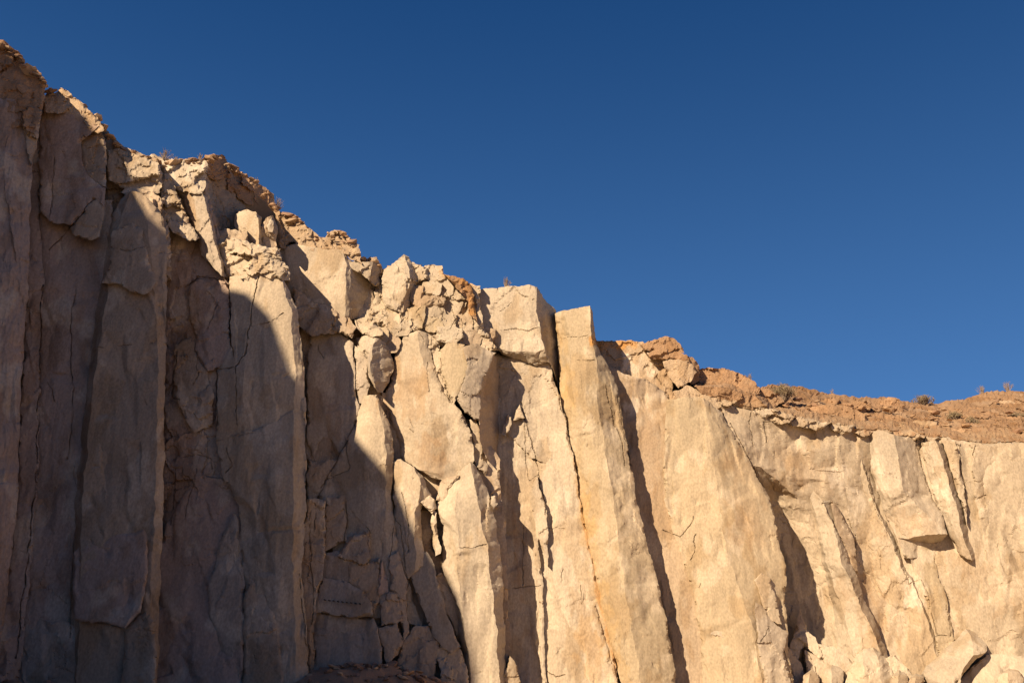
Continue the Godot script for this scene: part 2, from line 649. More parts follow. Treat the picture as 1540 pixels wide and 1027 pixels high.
	crack(1.8, 0.45, [1384, 680, 1388, 700, 1394, 730, 1400, 743]); crack(1.8, 0.45, [1442, 668, 1446, 695, 1450, 720, 1452, 744])
	crack(1.6, 0.4, [1470, 670, 1464, 685]); crack(1.5, 0.35, [1378, 660, 1384, 680, 1392, 655])
	crack(1.6, 0.35, [1302, 700, 1306, 730, 1316, 765, 1326, 785])
	crack(1.7, 0.4, [1277, 780, 1287, 805, 1290, 835]); crack(1.4, 0.3, [1237, 758, 1249, 756])
	crack(1.6, 0.4, [1345, 825, 1348, 835]); crack(1.5, 0.3, [1472, 750, 1484, 745]); crack(1.5, 0.3, [1500, 665, 1540, 664])
	crack(1.5, 0.3, [1362, 855, 1366, 880, 1385, 870, 1398, 895, 1405, 930, 1410, 955])
	crack(1.5, 0.3, [1421, 900, 1426, 930, 1430, 955]); crack(1.5, 0.3, [1408, 957, 1424, 956])
	crack(1.6, 0.35, [1144, 966, 1152, 955, 1157, 945]); crack(1.6, 0.35, [1180, 975, 1188, 1000, 1195, 1020]); crack(1.6, 0.35, [1213, 975, 1220, 995]); crack(1.6, 0.35, [1226, 1002, 1230, 1020])
	crack(1.5, 0.3, [690, 823, 712, 826, 730, 820])
	for b in [[262, 300], [470, 520], [620, 470], [690, 470], [585, 455], [650, 455], [520, 480]]:
		for k in 3:
			var x: float = b[0] + rng.randf_range(-18, 18)
			var y: float = b[1] + rng.randf_range(-14, 14)
			crack(1.4, 0.25, [x, y, x + rng.randf_range(-8, 8), y + rng.randf_range(6, 16), x + rng.randf_range(-10, 14), y + rng.randf_range(16, 30)])

func setup_stains():
	var rust := Vector3(0.50, 0.25, 0.07)
	var ochre := Vector3(0.52, 0.34, 0.14)
	var brown := Vector3(0.36, 0.24, 0.14)
	var chalk := Vector3(0.66, 0.58, 0.47)
	stain(ochre, 13, 0.25, [850, 560, 862, 660, 878, 760, 892, 850, 915, 950, 940, 1040])
	stain(rust, 2.6, 0.45, [862, 690, 870, 740, 880, 800, 890, 850, 905, 920, 925, 1000, 935, 1050])
	stain(ochre, 8, 0.22, [868, 700, 880, 760, 895, 840])
	stain(rust, 7, 0.65, [700, 424, 708, 440, 714, 470]); stain(rust, 6, 0.5, [660, 408, 690, 418, 715, 428])
	stain(rust, 8, 0.8, [895, 515, 925, 516, 950, 518]); stain(ochre, 10, 0.3, [840, 480, 842, 560, 850, 610])
	stain(brown, 34, 0.55, [620, 575, 612, 600]); stain(brown, 24, 0.6, [640, 680, 650, 695]); stain(brown, 18, 0.45, [880, 925, 895, 980])
	stain(Vector3(0.45, 0.31, 0.17), 22, 0.6, [880, 950, 895, 1010])
	stain(brown, 26, 0.45, [975, 650, 970, 720]); stain(brown, 30, 0.4, [1120, 700, 1130, 800]); stain(brown, 26, 0.45, [1290, 880, 1330, 960])
	stain(brown, 22, 0.4, [1350, 790, 1400, 790]); stain(brown, 30, 0.35, [1180, 690, 1230, 720]); stain(brown, 24, 0.4, [1450, 830, 1500, 900])
	stain(chalk, 16, 0.85, [1262, 715, 1280, 740, 1295, 760]); stain(chalk, 14, 0.6, [1320, 690, 1330, 730]); stain(chalk, 12, 0.7, [1405, 730, 1425, 745])
	stain(chalk, 14, 0.7, [845, 745, 855, 750]); stain(chalk, 10, 0.6, [950, 612, 955, 608]); stain(chalk, 16, 0.7, [1385, 830, 1375, 900]); stain(chalk, 9, 0.8, [1372, 870, 1378, 890])
	stain(chalk, 20, 0.6, [690, 660, 700, 680]); stain(chalk, 16, 0.7, [250, 252, 300, 252]); stain(chalk, 14, 0.6, [775, 515, 800, 520])
	stain(chalk, 10, 0.9, [945, 540, 950, 560]); stain(chalk, 10, 0.9, [970, 535, 976, 560])
	stain(Vector3(0.43, 0.345, 0.245), 10, 0.85, [1060, 604, 1100, 614, 1150, 628, 1206, 640, 1254, 646, 1300, 655, 1344, 655, 1404, 665, 1450, 671, 1560, 674])
	stain(Vector3(0.42, 0.31, 0.20), 8, 0.5, [1130, 606, 1180, 620, 1260, 632, 1380, 646, 1540, 656])
	stain(brown, 5, 0.6, [505, 560, 508, 600, 507, 660]); stain(brown, 5, 0.5, [495, 610, 497, 680]); stain(brown, 4, 0.5, [770, 760, 778, 840, 786, 900])
	stain(brown, 12, 0.5, [290, 445, 288, 500]); stain(brown, 12, 0.6, [283, 300, 285, 330])

# ---------------------------------------------------------------- ground, the rim that shades the cliff, the body of the hill
func build_setting():
	var gm := StandardMaterial3D.new()
	gm.albedo_texture = mats["soil"].albedo_texture
	gm.albedo_color = Color(Vector3(0.56, 0.43, 0.29).x, 0.43, 0.29).linear_to_srgb()
	gm.roughness = 0.95
	gm.normal_enabled = true
	gm.normal_texture = mats["soil"].normal_texture
	gm.uv1_triplanar = true
	gm.uv1_world_triplanar = true
	gm.uv1_scale = Vector3(0.3, 0.3, 0.3)
	var floor_ := MeshInstance3D.new()
	var pm := PlaneMesh.new()
	pm.size = Vector2(5000, 5000)
	floor_.mesh = pm
	floor_.material_override = gm
	floor_.name = "quarry_floor"
	floor_.set_meta("kind", "structure")
	add_child(floor_)
	# the high rim left of the camera: its crest draws the edge of the shade over the cliff
	var edge := [[-40, 30, 33.0], [10, 80, 33.5], [60, 112, 34.5], [150, 195, 39.0], [200, 292, 37.6], [232, 335, 37.8], [252, 352, 38.0],
		[380, 450, 42.5], [420, 490, 42.5], [440, 540, 42.6], [452, 575, 42.6], [590, 720, 46.8], [628, 800, 46.5], [660, 850, 46.8], [700, 905, 46.7], [718, 960, 46.8], [733, 1027, 47.0], [745, 1090, 47.0]]
	var s := to_sun()
	var along := Vector3(s.z, 0, -s.x).normalized()      # to the right as seen looking away from the sun... across the light
	var hor := Vector3(s.x, 0, s.z).normalized()
	var prof := []
	for e in edge:
		var p := at(e[0], e[1], e[2])
		var base := p.dot(hor)
		var k := (16.0 - base) / s.dot(hor)
		var q := p + s * k
		prof.append(Vector2(q.dot(along), q.y))
	prof.sort_custom(func(a, b): return a.x < b.x)
	var lo: Vector2 = prof[0]
	var hi: Vector2 = prof[prof.size() - 1]
	var full := []
	var up_left: bool = lo.y > hi.y
	if up_left:
		full.append(Vector2(lo.x - 90.0, lo.y + 6.0)); full.append(Vector2(lo.x - 30.0, lo.y + 4.0))
	else:
		full.append(Vector2(lo.x - 60.0, -3.0)); full.append(Vector2(lo.x - 20.0, lo.y * 0.6))
	full.append_array(prof)
	if up_left:
		full.append(Vector2(hi.x + 8.0, hi.y * 0.7)); full.append(Vector2(hi.x + 30.0, -3.0))
	else:
		full.append(Vector2(hi.x + 30.0, hi.y + 4.0)); full.append(Vector2(hi.x + 90.0, hi.y + 6.0))
	var st := SurfaceTool.new()
	st.begin(Mesh.PRIMITIVE_TRIANGLES)
	var cm := StandardMaterial3D.new()
	cm.albedo_texture = mats["rock"].albedo_texture
	cm.albedo_color = Color(0.50, 0.38, 0.26).linear_to_srgb()
	cm.roughness = 0.95
	cm.uv1_triplanar = true
	cm.uv1_world_triplanar = true
	cm.uv1_scale = Vector3(0.2, 0.2, 0.2)
	for k in full.size() - 1:
		var a: Vector2 = full[k]
		var b: Vector2 = full[k + 1]
		var f0 := along * a.x + hor * 16.0
		var f1 := along * b.x + hor * 16.0
		var ft := hor * -3.0
		var bk := hor * 45.0
		var A := f0 + Vector3(0, a.y, 0)
		var B := f1 + Vector3(0, b.y, 0)
		quad(st, A, B, f1 + ft + Vector3(0, -3, 0), f0 + ft + Vector3(0, -3, 0))
		quad(st, A, B, B + bk + Vector3(0, -6, 0), A + bk + Vector3(0, -6, 0))
		quad(st, A + bk + Vector3(0, -6, 0), B + bk + Vector3(0, -6, 0), f1 + bk * 1.6 + Vector3(0, -3, 0), f0 + bk * 1.6 + Vector3(0, -3, 0))
	st.generate_normals()
	var rim := MeshInstance3D.new()
	rim.mesh = st.commit()
	rim.material_override = cm
	rim.name = "quarry_rim_hill"
	rim.set_meta("kind", "structure")
	add_child(rim)
	st = SurfaceTool.new()
	st.begin(Mesh.PRIMITIVE_TRIANGLES)
	var bend := [Vector2(36, -52), Vector2(44, -40), Vector2(50, -24), Vector2(53, -6), Vector2(54, 14), Vector2(50, 36)]
	for k in bend.size() - 1:
		for i in 6:
			for h in 4:
				var cs := []
				for q in [[0, 1], [1, 1], [1, 0], [0, 0]]:
					var pp: Vector2 = bend[k].lerp(bend[k + 1], (i + q[0]) / 6.0)
					var y: float = (h + q[1]) * 4.5 - 0.5
					cs.append(Vector3(pp.x + y * 0.12 + n_big.get_noise_3d(pp.x * 2.0, y, pp.y * 2.0) * 2.0, y, pp.y))
				quad(st, cs[0], cs[1], cs[2], cs[3])
		var ta := Vector3(bend[k].x + 2.2, 17.3, bend[k].y)
		var tb := Vector3(bend[k + 1].x + 2.2, 17.3, bend[k + 1].y)
		quad(st, ta, tb, tb + Vector3(40, 1, 0), ta + Vector3(40, 1, 0))
	st.generate_normals()
	var side := MeshInstance3D.new()
	side.mesh = st.commit()
	side.material_override = cm
	side.name = "quarry_side_wall"
	side.set_meta("kind", "structure")
	add_child(side)
	cliff = structure("cliff")
	# the solid hill behind the broken face
	var core := [[-80, 40, 37.5], [0, 75, 38], [66, 150, 40], [150, 205, 43], [215, 250, 44.5], [300, 252, 47], [330, 250, 51], [400, 305, 52.5], [440, 345, 52], [540, 400, 52.5], [610, 410, 53], [700, 440, 53.5], [800, 445, 54.5], [835, 480, 55.5], [885, 482, 56], [905, 530, 57.5], [1000, 530, 58.5], [1060, 580, 60.5], [1150, 615, 62], [1300, 645, 62.5], [1420, 660, 63.5], [1540, 672, 63], [1640, 672, 63]]
	st = SurfaceTool.new()
	st.begin(Mesh.PRIMITIVE_TRIANGLES)
	for k in core.size() - 1:
		var a = core[k]
		var b = core[k + 1]
		var ta := at(a[0], a[1], a[2])
		var tb := at(b[0], b[1], b[2])
		var ba := at(a[0], a[1], a[2] - 0.5)
		var bb := at(b[0], b[1], b[2] - 0.5)
		ba.y = -1.0
		bb.y = -1.0
		var back := Vector3(-18, 0.0, -40)
		quad(st, ta, tb, bb, ba)
		quad(st, ta, tb, tb + back, ta + back)
	st.generate_normals()
	var body := MeshInstance3D.new()
	body.mesh = st.commit()
	body.material_override = cm
	body.name = "hill_body"
	cliff.add_child(body)

func quad(st: SurfaceTool, a: Vector3, b: Vector3, c: Vector3, d: Vector3):
	for p in [a, b, c, a, c, d]:
		st.add_vertex(p)

# ---------------------------------------------------------------- the cliff, piece by piece from left to right
func build_cliff():
	# --- far left: the near wall in shade
	pillar("rock_wall", "pink", 0.8, 0.0, [
		[-80, 150, 31.5, -20, 140, 32.4, 20, 150, 33.0, 52, 165, 34.2], [-80, 300, 31.3, -20, 300, 32.2, 20, 300, 32.9, 45, 300, 34.0],
		[-80, 430, 31.2, -20, 430, 32.0, 16, 430, 32.8, 42, 430, 33.9], [-80, 560, 31.1, -20, 560, 31.9, 10, 560, 32.7, 31, 560, 33.7],
		[-80, 760, 31.0, -20, 760, 31.8, 4, 760, 32.6, 25, 760, 33.6], [-80, 1080, 31.0, -40, 1080, 31.8, -25, 1080, 32.6, -12, 1080, 33.4]], {"striate": 3.0})
	slab("rock_block", "cap", 1.2, 1.0, 32.0, 34.2, 0.6, [-80, 10, 0, 60, 18, 73, 32, 86, 37, 98, 56, 106, 68, 121, 67, 150, 60, 180, 48, 200, 30, 190, 0, 200, -80, 190])
	slab("rock_block", "tan", 0.8, 0.5, 33.2, 34.3, 0.3, [30, 178, 48, 165, 60, 178, 54, 215, 46, 250, 38, 215])
	slab("rock_column", "pink", 0.7, 0.2, 36.2, 37.4, 0.2, [46, 150, 66, 150, 60, 240, 58, 320, 66, 430, 60, 560, 56, 720, 46, 850, 22, 1080, -22, 1080, 18, 820, 28, 640, 40, 430, 44, 240], {"striate": 2.0})
	slab("rock_slab", "pink", 0.7, 0.15, 37.6, 37.2, 0.3, [58, 160, 70, 152, 95, 156, 125, 172, 148, 190, 122, 214, 121, 240, 132, 264, 150, 279, 158, 282, 157, 312, 140, 300, 122, 322, 107, 341, 98, 336, 75, 333, 60, 318, 57, 250])
	slab("rock_slab", "tan", 0.6, 0.1, 37.0, 37.1, 0.3, [140, 300, 157, 308, 157, 325, 152, 346, 147, 357, 137, 363, 122, 360, 110, 354, 106, 342, 122, 322])
	slab("rock_block", "tan", 0.9, 0.5, 38.3, 37.9, 0.3, [120, 212, 146, 186, 158, 215, 159, 283, 148, 280, 130, 264, 120, 240])
	slab("cap_block", "capcream", 1.2, 1.1, 37.0, 37.8, 0.8, [62, 150, 72, 139, 84, 139, 93, 132, 101, 138, 114, 149, 131, 162, 147, 180, 156, 196, 146, 200, 126, 186, 98, 170, 66, 172])
	pillar("rock_wall", "pink", 0.9, 0.15, [
		[58, 300, 38.3, 110, 300, 38.5, 170, 300, 38.7], [63, 430, 38.0, 112, 430, 38.2, 165, 430, 38.6], [58, 560, 37.8, 107, 560, 38.1, 150, 560, 38.5],
		[54, 700, 37.7, 104, 700, 37.9, 135, 700, 38.4], [36, 860, 37.4, 106, 840, 37.7, 130, 840, 38.3], [8, 1080, 37.2, 98, 1080, 37.5, 130, 1080, 38.2]], {"striate": 1.6, "fine": 4.6})
	slab("rock_block", "grey", 0.8, 0.2, 36.9, 36.7, 0.6, [-10, 1080, 0, 950, 18, 940, 60, 930, 100, 935, 128, 960, 132, 985, 125, 1080])
	# --- first tall pillar
	pillar("rock_pillar", "tan", 0.7, 0.0, [
		[186, 294, 38.4, 196, 289, 37.8, 206, 288, 37.6, 216, 291, 37.9], [168, 325, 38.5, 180, 330, 37.5, 218, 320, 37.4, 246, 330, 38.1],
		[158, 365, 38.6, 170, 365, 37.3, 226, 370, 37.2, 252, 365, 38.0], [150, 420, 38.5, 163, 425, 37.1, 230, 425, 37.0, 251, 420, 37.8],
		[141, 490, 38.3, 152, 495, 36.9, 236, 500, 36.9, 249, 495, 37.6], [128, 600, 38.0, 136, 605, 36.8, 236, 620, 36.8, 247, 620, 37.4],
		[110, 770, 37.8, 122, 770, 36.6, 232, 760, 36.7, 245, 755, 37.3], [106, 900, 37.5, 120, 900, 36.4, 226, 900, 36.5, 239, 900, 37.1], [98, 1080, 37.3, 112, 1080, 36.2, 222, 1080, 36.4, 236, 1080, 37.0]])
	slab("rock_block", "tan", 0.7, 0.1, 36.8, 36.7, 0.35, [168, 350, 196, 334, 214, 345, 222, 388, 233, 424, 228, 436, 215, 442, 195, 436, 180, 427, 152, 427, 164, 398], {"bevel": 0.12})
	slab("rock_flake", "pink", 0.8, 0.1, 36.4, 36.2, 0.5, [108, 830, 135, 815, 170, 805, 200, 800, 218, 790, 224, 860, 210, 920, 190, 945, 150, 940, 112, 930], {"bevel": 0.2})
	slab("rock_flake", "tan", 0.8, 0.2, 36.2, 36.0, 0.5, [186, 950, 218, 918, 232, 935, 236, 1080, 180, 1080], {"bevel": 0.2})
	# --- broken rocks above it
	slab("rock_ledge", "tan", 1.3, 1.3, 40.6, 41.2, 0.5, [140, 172, 166, 206, 190, 222, 212, 231, 234, 238, 243, 262, 247, 300, 256, 360, 258, 420, 160, 420, 155, 300, 144, 200])
	slab("rock_ledge", "pale", 1.2, 0.9, 40.0, 40.4, 0.4, [158, 228, 178, 222, 205, 234, 238, 244, 243, 268, 240, 288, 220, 292, 190, 288, 162, 268])
	slab("rock_block", "tan", 1.1, 0.8, 39.4, 39.3, 0.5, [176, 290, 200, 280, 232, 288, 244, 300, 240, 325, 215, 300, 195, 295])
	slab("rock_block", "pale", 1.2, 1.1, 41.2, 41.8, 0.5, [243, 262, 254, 264, 268, 296, 280, 322, 290, 345, 300, 360, 280, 362, 262, 352, 248, 330, 242, 300])
	# --- recess between the first two pillars
	pillar("rock_wall", "pink", 1.1, 0.7, [
		[236, 250, 43.2, 270, 250, 43.2, 305, 250, 43.4], [244, 340, 43.3, 290, 340, 43.3, 325, 340, 43.4], [248, 420, 43.2, 295, 425, 42.9, 345, 420, 43.3],
		[248, 520, 43.2, 300, 520, 42.8, 350, 520, 43.2], [246, 640, 43.2, 295, 640, 42.9, 345, 640, 43.0], [242, 760, 43.0, 290, 760, 43.0, 360, 760, 42.9], [232, 1080, 42.6, 290, 1080, 42.6, 375, 1080, 42.6]])
	slab("rock_block", "cream", 1.2, 1.2, 42.6, 42.7, 0.8, [223, 237, 232, 233, 248, 239, 264, 240, 285, 240, 300, 237, 312, 246, 308, 270, 306, 292, 285, 290, 262, 285, 246, 268, 236, 250])
	pillar("rock_slab", "grey", 0.8, 0.3, [
		[264, 284, 42.9, 285, 280, 42.4, 306, 292, 42.2, 316, 300, 44.2], [276, 308, 42.8, 292, 310, 42.3, 311, 318, 42.0, 320, 330, 44.0],
		[290, 340, 42.7, 304, 342, 42.2, 319, 348, 41.9, 326, 356, 43.6], [298, 360, 42.6, 312, 366, 42.1, 326, 378, 41.9, 333, 384, 43.4], [306, 390, 42.7, 320, 402, 42.2, 334, 414, 42.0, 342, 418, 43.2]])
	slab("rock_slab", "pink", 0.9, 0.25, 42.8, 42.5, 0.4, [284, 430, 300, 420, 322, 418, 338, 424, 343, 440, 344, 500, 347, 536, 330, 555, 312, 560, 298, 540, 290, 500, 284, 470])
	slab("rock_block", "tan", 1.0, 0.5, 42.6, 42.5, 0.4, [262, 520, 285, 505, 300, 540, 312, 562, 320, 600, 318, 640, 290, 650, 270, 620, 262, 570])
	slab("rock_slab", "pink", 0.8, 0.1, 41.6, 41.5, 0.8, [234, 832, 249, 794, 262, 770, 284, 730, 300, 715, 330, 718, 352, 733, 362, 765, 366, 850, 365, 960, 364, 1080, 232, 1080])
	slab("rock_flake", "grey", 0.8, 0.1, 41.3, 41.2, 0.5, [310, 880, 335, 800, 355, 770, 363, 850, 363, 1080, 320, 1080, 318, 960], {"bevel": 0.15})
	# --- dark hollow under the crest, falling away to the right
	pillar("rock_wall", "capcream", 1.1, 0.7, [
		[302, 242, 43.0, 318, 238, 48.4, 372, 264, 52.6, 412, 292, 54.6], [306, 275, 43.0, 324, 280, 48.4, 374, 300, 52.4, 414, 320, 54.4],
		[312, 310, 43.2, 330, 318, 48.0, 380, 335, 52.0, 418, 350, 54.0], [320, 345, 43.4, 338, 355, 47.4, 386, 365, 51.0, 440, 372, 53.0], [332, 400, 43.2, 352, 400, 46.4, 400, 400, 50.0, 450, 420, 52.0]])
	slab("rock_block", "cap", 1.2, 1.0, 42.8, 48.6, 0.5, [298, 242, 308, 235, 318, 232, 334, 233, 343, 246, 340, 268, 322, 272, 306, 262])
	slab("rock_block", "cap", 1.2, 0.9, 49.6, 54.0, 0.5, [338, 246, 360, 256, 378, 267, 398, 281, 409, 291, 408, 312, 400, 322, 370, 306, 342, 285])
	pillar("rock_block", "pale", 0.8, 0.5, [
		[352, 330, 46.0, 358, 314, 45.6, 384, 319, 45.0, 392, 329, 46.4], [356, 344, 45.6, 364, 338, 45.2, 388, 340, 44.6, 394, 342, 46.4], [362, 350, 45.4, 374, 352, 45.0, 388, 355, 44.4, 396, 360, 46.2], [366, 368, 45.2, 380, 370, 44.8, 390, 376, 44.2, 404, 380, 46.0]])
	slab("rock_block", "tan", 0.9, 0.5, 45.0, 46.0, 0.4, [388, 345, 398, 330, 410, 325, 416, 345, 416, 375, 396, 375])
	slab("rock_block", "cream", 0.7, 0.3, 44.4, 44.6, 0.4, [399, 340, 408, 327, 411, 336, 407, 350, 401, 348])
	slab("rock_block", "tan", 1.0, 0.9, 43.8, 43.6, 0.5, [320, 352, 340, 345, 372, 347, 375, 365, 350, 372, 326, 372])
	# --- second tall pillar
	pillar("rock_block", "pale", 1.3, 1.6, [
		[326, 366, 42.9, 352, 358, 42.5, 376, 364, 42.2, 404, 372, 42.1, 420, 374, 42.6], [330, 384, 42.6, 352, 380, 42.1, 376, 384, 41.8, 406, 388, 41.7, 424, 390, 42.3],
		[334, 402, 42.4, 352, 402, 42.0, 378, 402, 41.7, 408, 404, 41.6, 434, 402, 42.2], [340, 416, 42.4, 356, 418, 42.0, 378, 420, 41.7, 408, 420, 41.6, 436, 424, 42.2]])
	pillar("rock_pillar", "pale", 0.6, 0.0, [
		[344, 416, 42.6, 374, 412, 42.1, 405, 412, 41.9, 424, 420, 42.0, 434, 430, 42.6], [345, 460, 42.4, 376, 460, 41.8, 412, 460, 41.7, 436, 462, 41.8, 446, 464, 42.5],
		[347, 520, 42.3, 372, 520, 41.7, 414, 520, 41.6, 442, 520, 41.7, 454, 520, 42.4], [326, 556, 42.4, 366, 560, 41.6, 414, 570, 41.5, 444, 575, 41.7, 457, 575, 42.4],
		[325, 668, 42.3, 366, 664, 41.75, 414, 650, 41.65, 442, 632, 41.75, 458, 632, 42.45]], {"bevel": 0.02})
	pillar("rock_pillar", "pale", 0.7, 0.0, [
		[324, 656, 42.25, 366, 650, 41.62, 414, 634, 41.52, 440, 612, 41.66, 459, 596, 42.38], [334, 716, 42.0, 372, 716, 41.3, 414, 716, 41.1, 440, 716, 41.2, 460, 716, 42.0],
		[358, 760, 41.9, 384, 770, 41.2, 414, 780, 41.0, 440, 790, 41.1, 459, 800, 41.9], [366, 860, 41.7, 386, 870, 41.1, 414, 870, 40.9, 440, 870, 41.0, 453, 862, 41.8],
		[366, 960, 41.6, 388, 960, 41.0, 414, 960, 40.8, 444, 960, 40.9, 462, 960, 41.7], [364, 1080, 41.5, 388, 1080, 40.9, 414, 1080, 40.7, 446, 1080, 40.8, 466, 1080, 41.6]], {"bevel": 0.02})
	slab("rock_flake", "tan", 0.9, 0.2, 40.9, 40.7, 0.4, [366, 900, 375, 870, 395, 878, 405, 900, 420, 960, 432, 1080, 364, 1080], {"bevel": 0.2})
	slab("rock_column", "tan", 0.8, 0.3, 43.6, 43.8, 0.3, [450, 862, 458, 800, 461, 752, 472, 750, 488, 752, 489, 830, 486, 868, 476, 888, 473, 960, 471, 1010, 466, 1080, 460, 960, 453, 900], {"striate": 2.5})
	# --- shaded bay behind it
	pillar("rock_wall", "tan", 1.0, 0.5, [
		[440, 420, 49.2, 500, 420, 49.2, 560, 420, 50.0], [448, 520, 49.0, 500, 520, 49.0, 560, 520, 49.4], [456, 620, 48.8, 510, 620, 48.6, 580, 620, 49.0],
		[458, 740, 48.2, 520, 740, 47.8, 600, 740, 48.2], [458, 860, 47.4, 530, 860, 47.0, 620, 860, 47.6], [462, 1080, 46.6, 540, 1080, 46.4, 700, 1080, 47.0]], {"fine": 5.0})
	slab("rock_pillar", "grey", 0.7, 0.0, 48.2, 47.7, 0.3, [466, 508, 476, 499, 500, 497, 516, 501, 531, 516, 533, 560, 535, 596, 541, 612, 533, 640, 520, 668, 511, 692, 498, 664, 484, 656, 472, 690, 462, 660, 461, 560], {"striate": 1.6})
	slab("rock_block", "tan", 1.1, 0.9, 47.6, 47.4, 0.4, [441, 430, 470, 455, 500, 462, 514, 478, 516, 500, 480, 500, 470, 506, 448, 490])
	slab("rock_block", "tan", 1.0, 0.8, 47.1, 47.0, 0.4, [500, 470, 525, 478, 535, 492, 530, 510, 512, 500, 500, 492])
	slab("rock_slab", "grey", 0.8, 0.2, 48.0, 47.8, 0.2, [534, 520, 552, 530, 556, 580, 548, 606, 540, 606, 535, 580])
	slab("rock_column", "tan", 1.0, 0.5, 47.4, 47.2, 0.3, [462, 690, 480, 700, 500, 690, 512, 694, 492, 722, 478, 745, 462, 760])
	# --- leaning pillar, its right edge in the sun
	pillar("rock_pillar", "pale", 0.6, 0.1, [
		[546, 596, 47.4, 556, 594, 47.0, 567, 593, 46.8, 571, 600, 47.0], [534, 640, 47.3, 552, 640, 46.8, 574, 635, 46.5, 584, 632, 46.9], [520, 668, 47.2, 552, 675, 46.6, 580, 676, 46.3, 592, 668, 46.8],
		[500, 706, 47.0, 548, 710, 46.5, 580, 710, 46.3, 590, 700, 46.8], [478, 748, 46.9, 545, 770, 46.3, 580, 770, 46.2, 589, 760, 46.7], [488, 800, 46.6, 548, 820, 46.2, 580, 830, 46.1, 600, 830, 46.6], [520, 870, 46.3, 556, 870, 46.0, 584, 880, 46.0, 618, 890, 46.5], [560, 930, 46.1, 580, 930, 45.9, 598, 930, 45.8, 640, 950, 46.4]])
	slab("rock_slab", "tan", 0.8, 0.3, 45.9, 45.8, 0.4, [490, 748, 516, 746, 520, 790, 522, 812, 505, 818, 488, 828, 487, 790])
	slab("rock_block", "tan", 1.0, 0.7, 45.6, 45.6, 0.4, [520, 812, 545, 800, 558, 798, 556, 838, 540, 862, 524, 850, 508, 838])
	slab("rock_slab", "grey", 0.7, 0.1, 45.9, 45.5, 0.4, [487, 832, 508, 826, 526, 838, 526, 876, 510, 876, 486, 868])
	slab("rock_block", "tan", 0.9, 0.3, 45.3, 45.4, 0.5, [524, 850, 545, 850, 570, 838, 572, 880, 570, 905, 562, 925, 545, 890, 526, 876])
	slab("rock_slab", "grey", 0.6, 0.0, 45.0, 44.8, 0.9, [476, 886, 486, 868, 520, 874, 546, 890, 560, 908, 560, 929, 520, 926, 473, 921]).set_meta("label", "shaded slab with a row of drill holes")
	slab("rock_slab", "grey", 0.7, 0.1, 44.7, 44.5, 0.9, [472, 921, 520, 926, 560, 930, 568, 945, 573, 975, 578, 1080, 460, 1080, 471, 1000])
	slab("rock_block", "tan", 0.9, 0.3, 45.0, 45.2, 0.6, [566, 944, 596, 940, 606, 962, 600, 985, 582, 1000, 576, 980])
	slab("rock_block", "tan", 0.9, 0.4, 45.3, 45.4, 0.5, [570, 895, 598, 890, 606, 930, 596, 940, 572, 940])
	slab("rock_wedge", "pink", 0.7, 0.1, 45.4, 45.8, 0.2, [575, 842, 582, 868, 586, 892, 570, 896, 568, 870])
	slab("rock_slab", "tan", 0.8, 0.2, 45.5, 45.8, 0.5, [586, 836, 600, 828, 612, 880, 614, 950, 606, 962, 598, 900, 588, 890])
	slab("rock_block", "tan", 1.0, 0.4, 45.2, 45.4, 0.6, [606, 960, 625, 940, 645, 940, 662, 970, 655, 1010, 640, 1080, 590, 1080, 600, 990])
	slab("rock_block", "pale", 1.1, 0.6, 45.0, 45.3, 0.6, [655, 975, 672, 968, 690, 975, 702, 1000, 712, 1080, 650, 1080, 664, 1010])
	slab("rock_wall", "tan", 0.8, 0.4, 48.6, 48.8, 0.2, [575, 590, 640, 600, 720, 640, 750, 690, 760, 800, 772, 1080, 640, 1080, 600, 800], {"fine": 5.0})
	# --- slivers and slots left of the third pillar
	pillar("rock_slab", "pale", 0.6, 0.1, [
		[588, 696, 47.3, 604, 690, 46.9, 622, 702, 46.7, 632, 712, 47.2], [592, 730, 47.0, 606, 726, 46.5, 634, 730, 46.3, 648, 745, 47.0], [592, 770, 46.9, 606, 770, 46.4, 624, 770, 46.2, 633, 762, 46.8],
		[594, 820, 46.8, 608, 820, 46.3, 624, 820, 46.1, 634, 805, 46.7], [606, 870, 46.7, 614, 870, 46.2, 624, 860, 46.0, 640, 850, 46.6]])
	slab("rock_slab", "pale", 0.6, 0.05, 46.0, 45.6, 0.6, [614, 850, 632, 838, 640, 830, 652, 850, 660, 880, 672, 925, 692, 972, 676, 985, 656, 962, 640, 925, 624, 890])
	slab("rock_flake", "cream", 0.6, 0.1, 46.8, 46.4, 0.3, [649, 764, 656, 770, 657, 800, 665, 822, 662, 832, 654, 838, 652, 815, 648, 790])
	slab("rock_block", "pale", 0.8, 0.3, 46.3, 46.6, 0.3, [632, 754, 645, 745, 654, 752, 655, 764, 648, 772, 640, 764])
	slab("rock_slab", "tan", 0.7, 0.2, 48.2, 48.6, 0.2, [630, 765, 650, 768, 652, 830, 664, 835, 668, 800, 660, 780, 656, 765, 668, 760, 690, 790, 690, 900, 640, 880])
	slab("rock_block", "tan", 0.9, 0.3, 46.9, 47.4, 0.3, [645, 880, 662, 860, 684, 870, 690, 920, 692, 965, 676, 930])
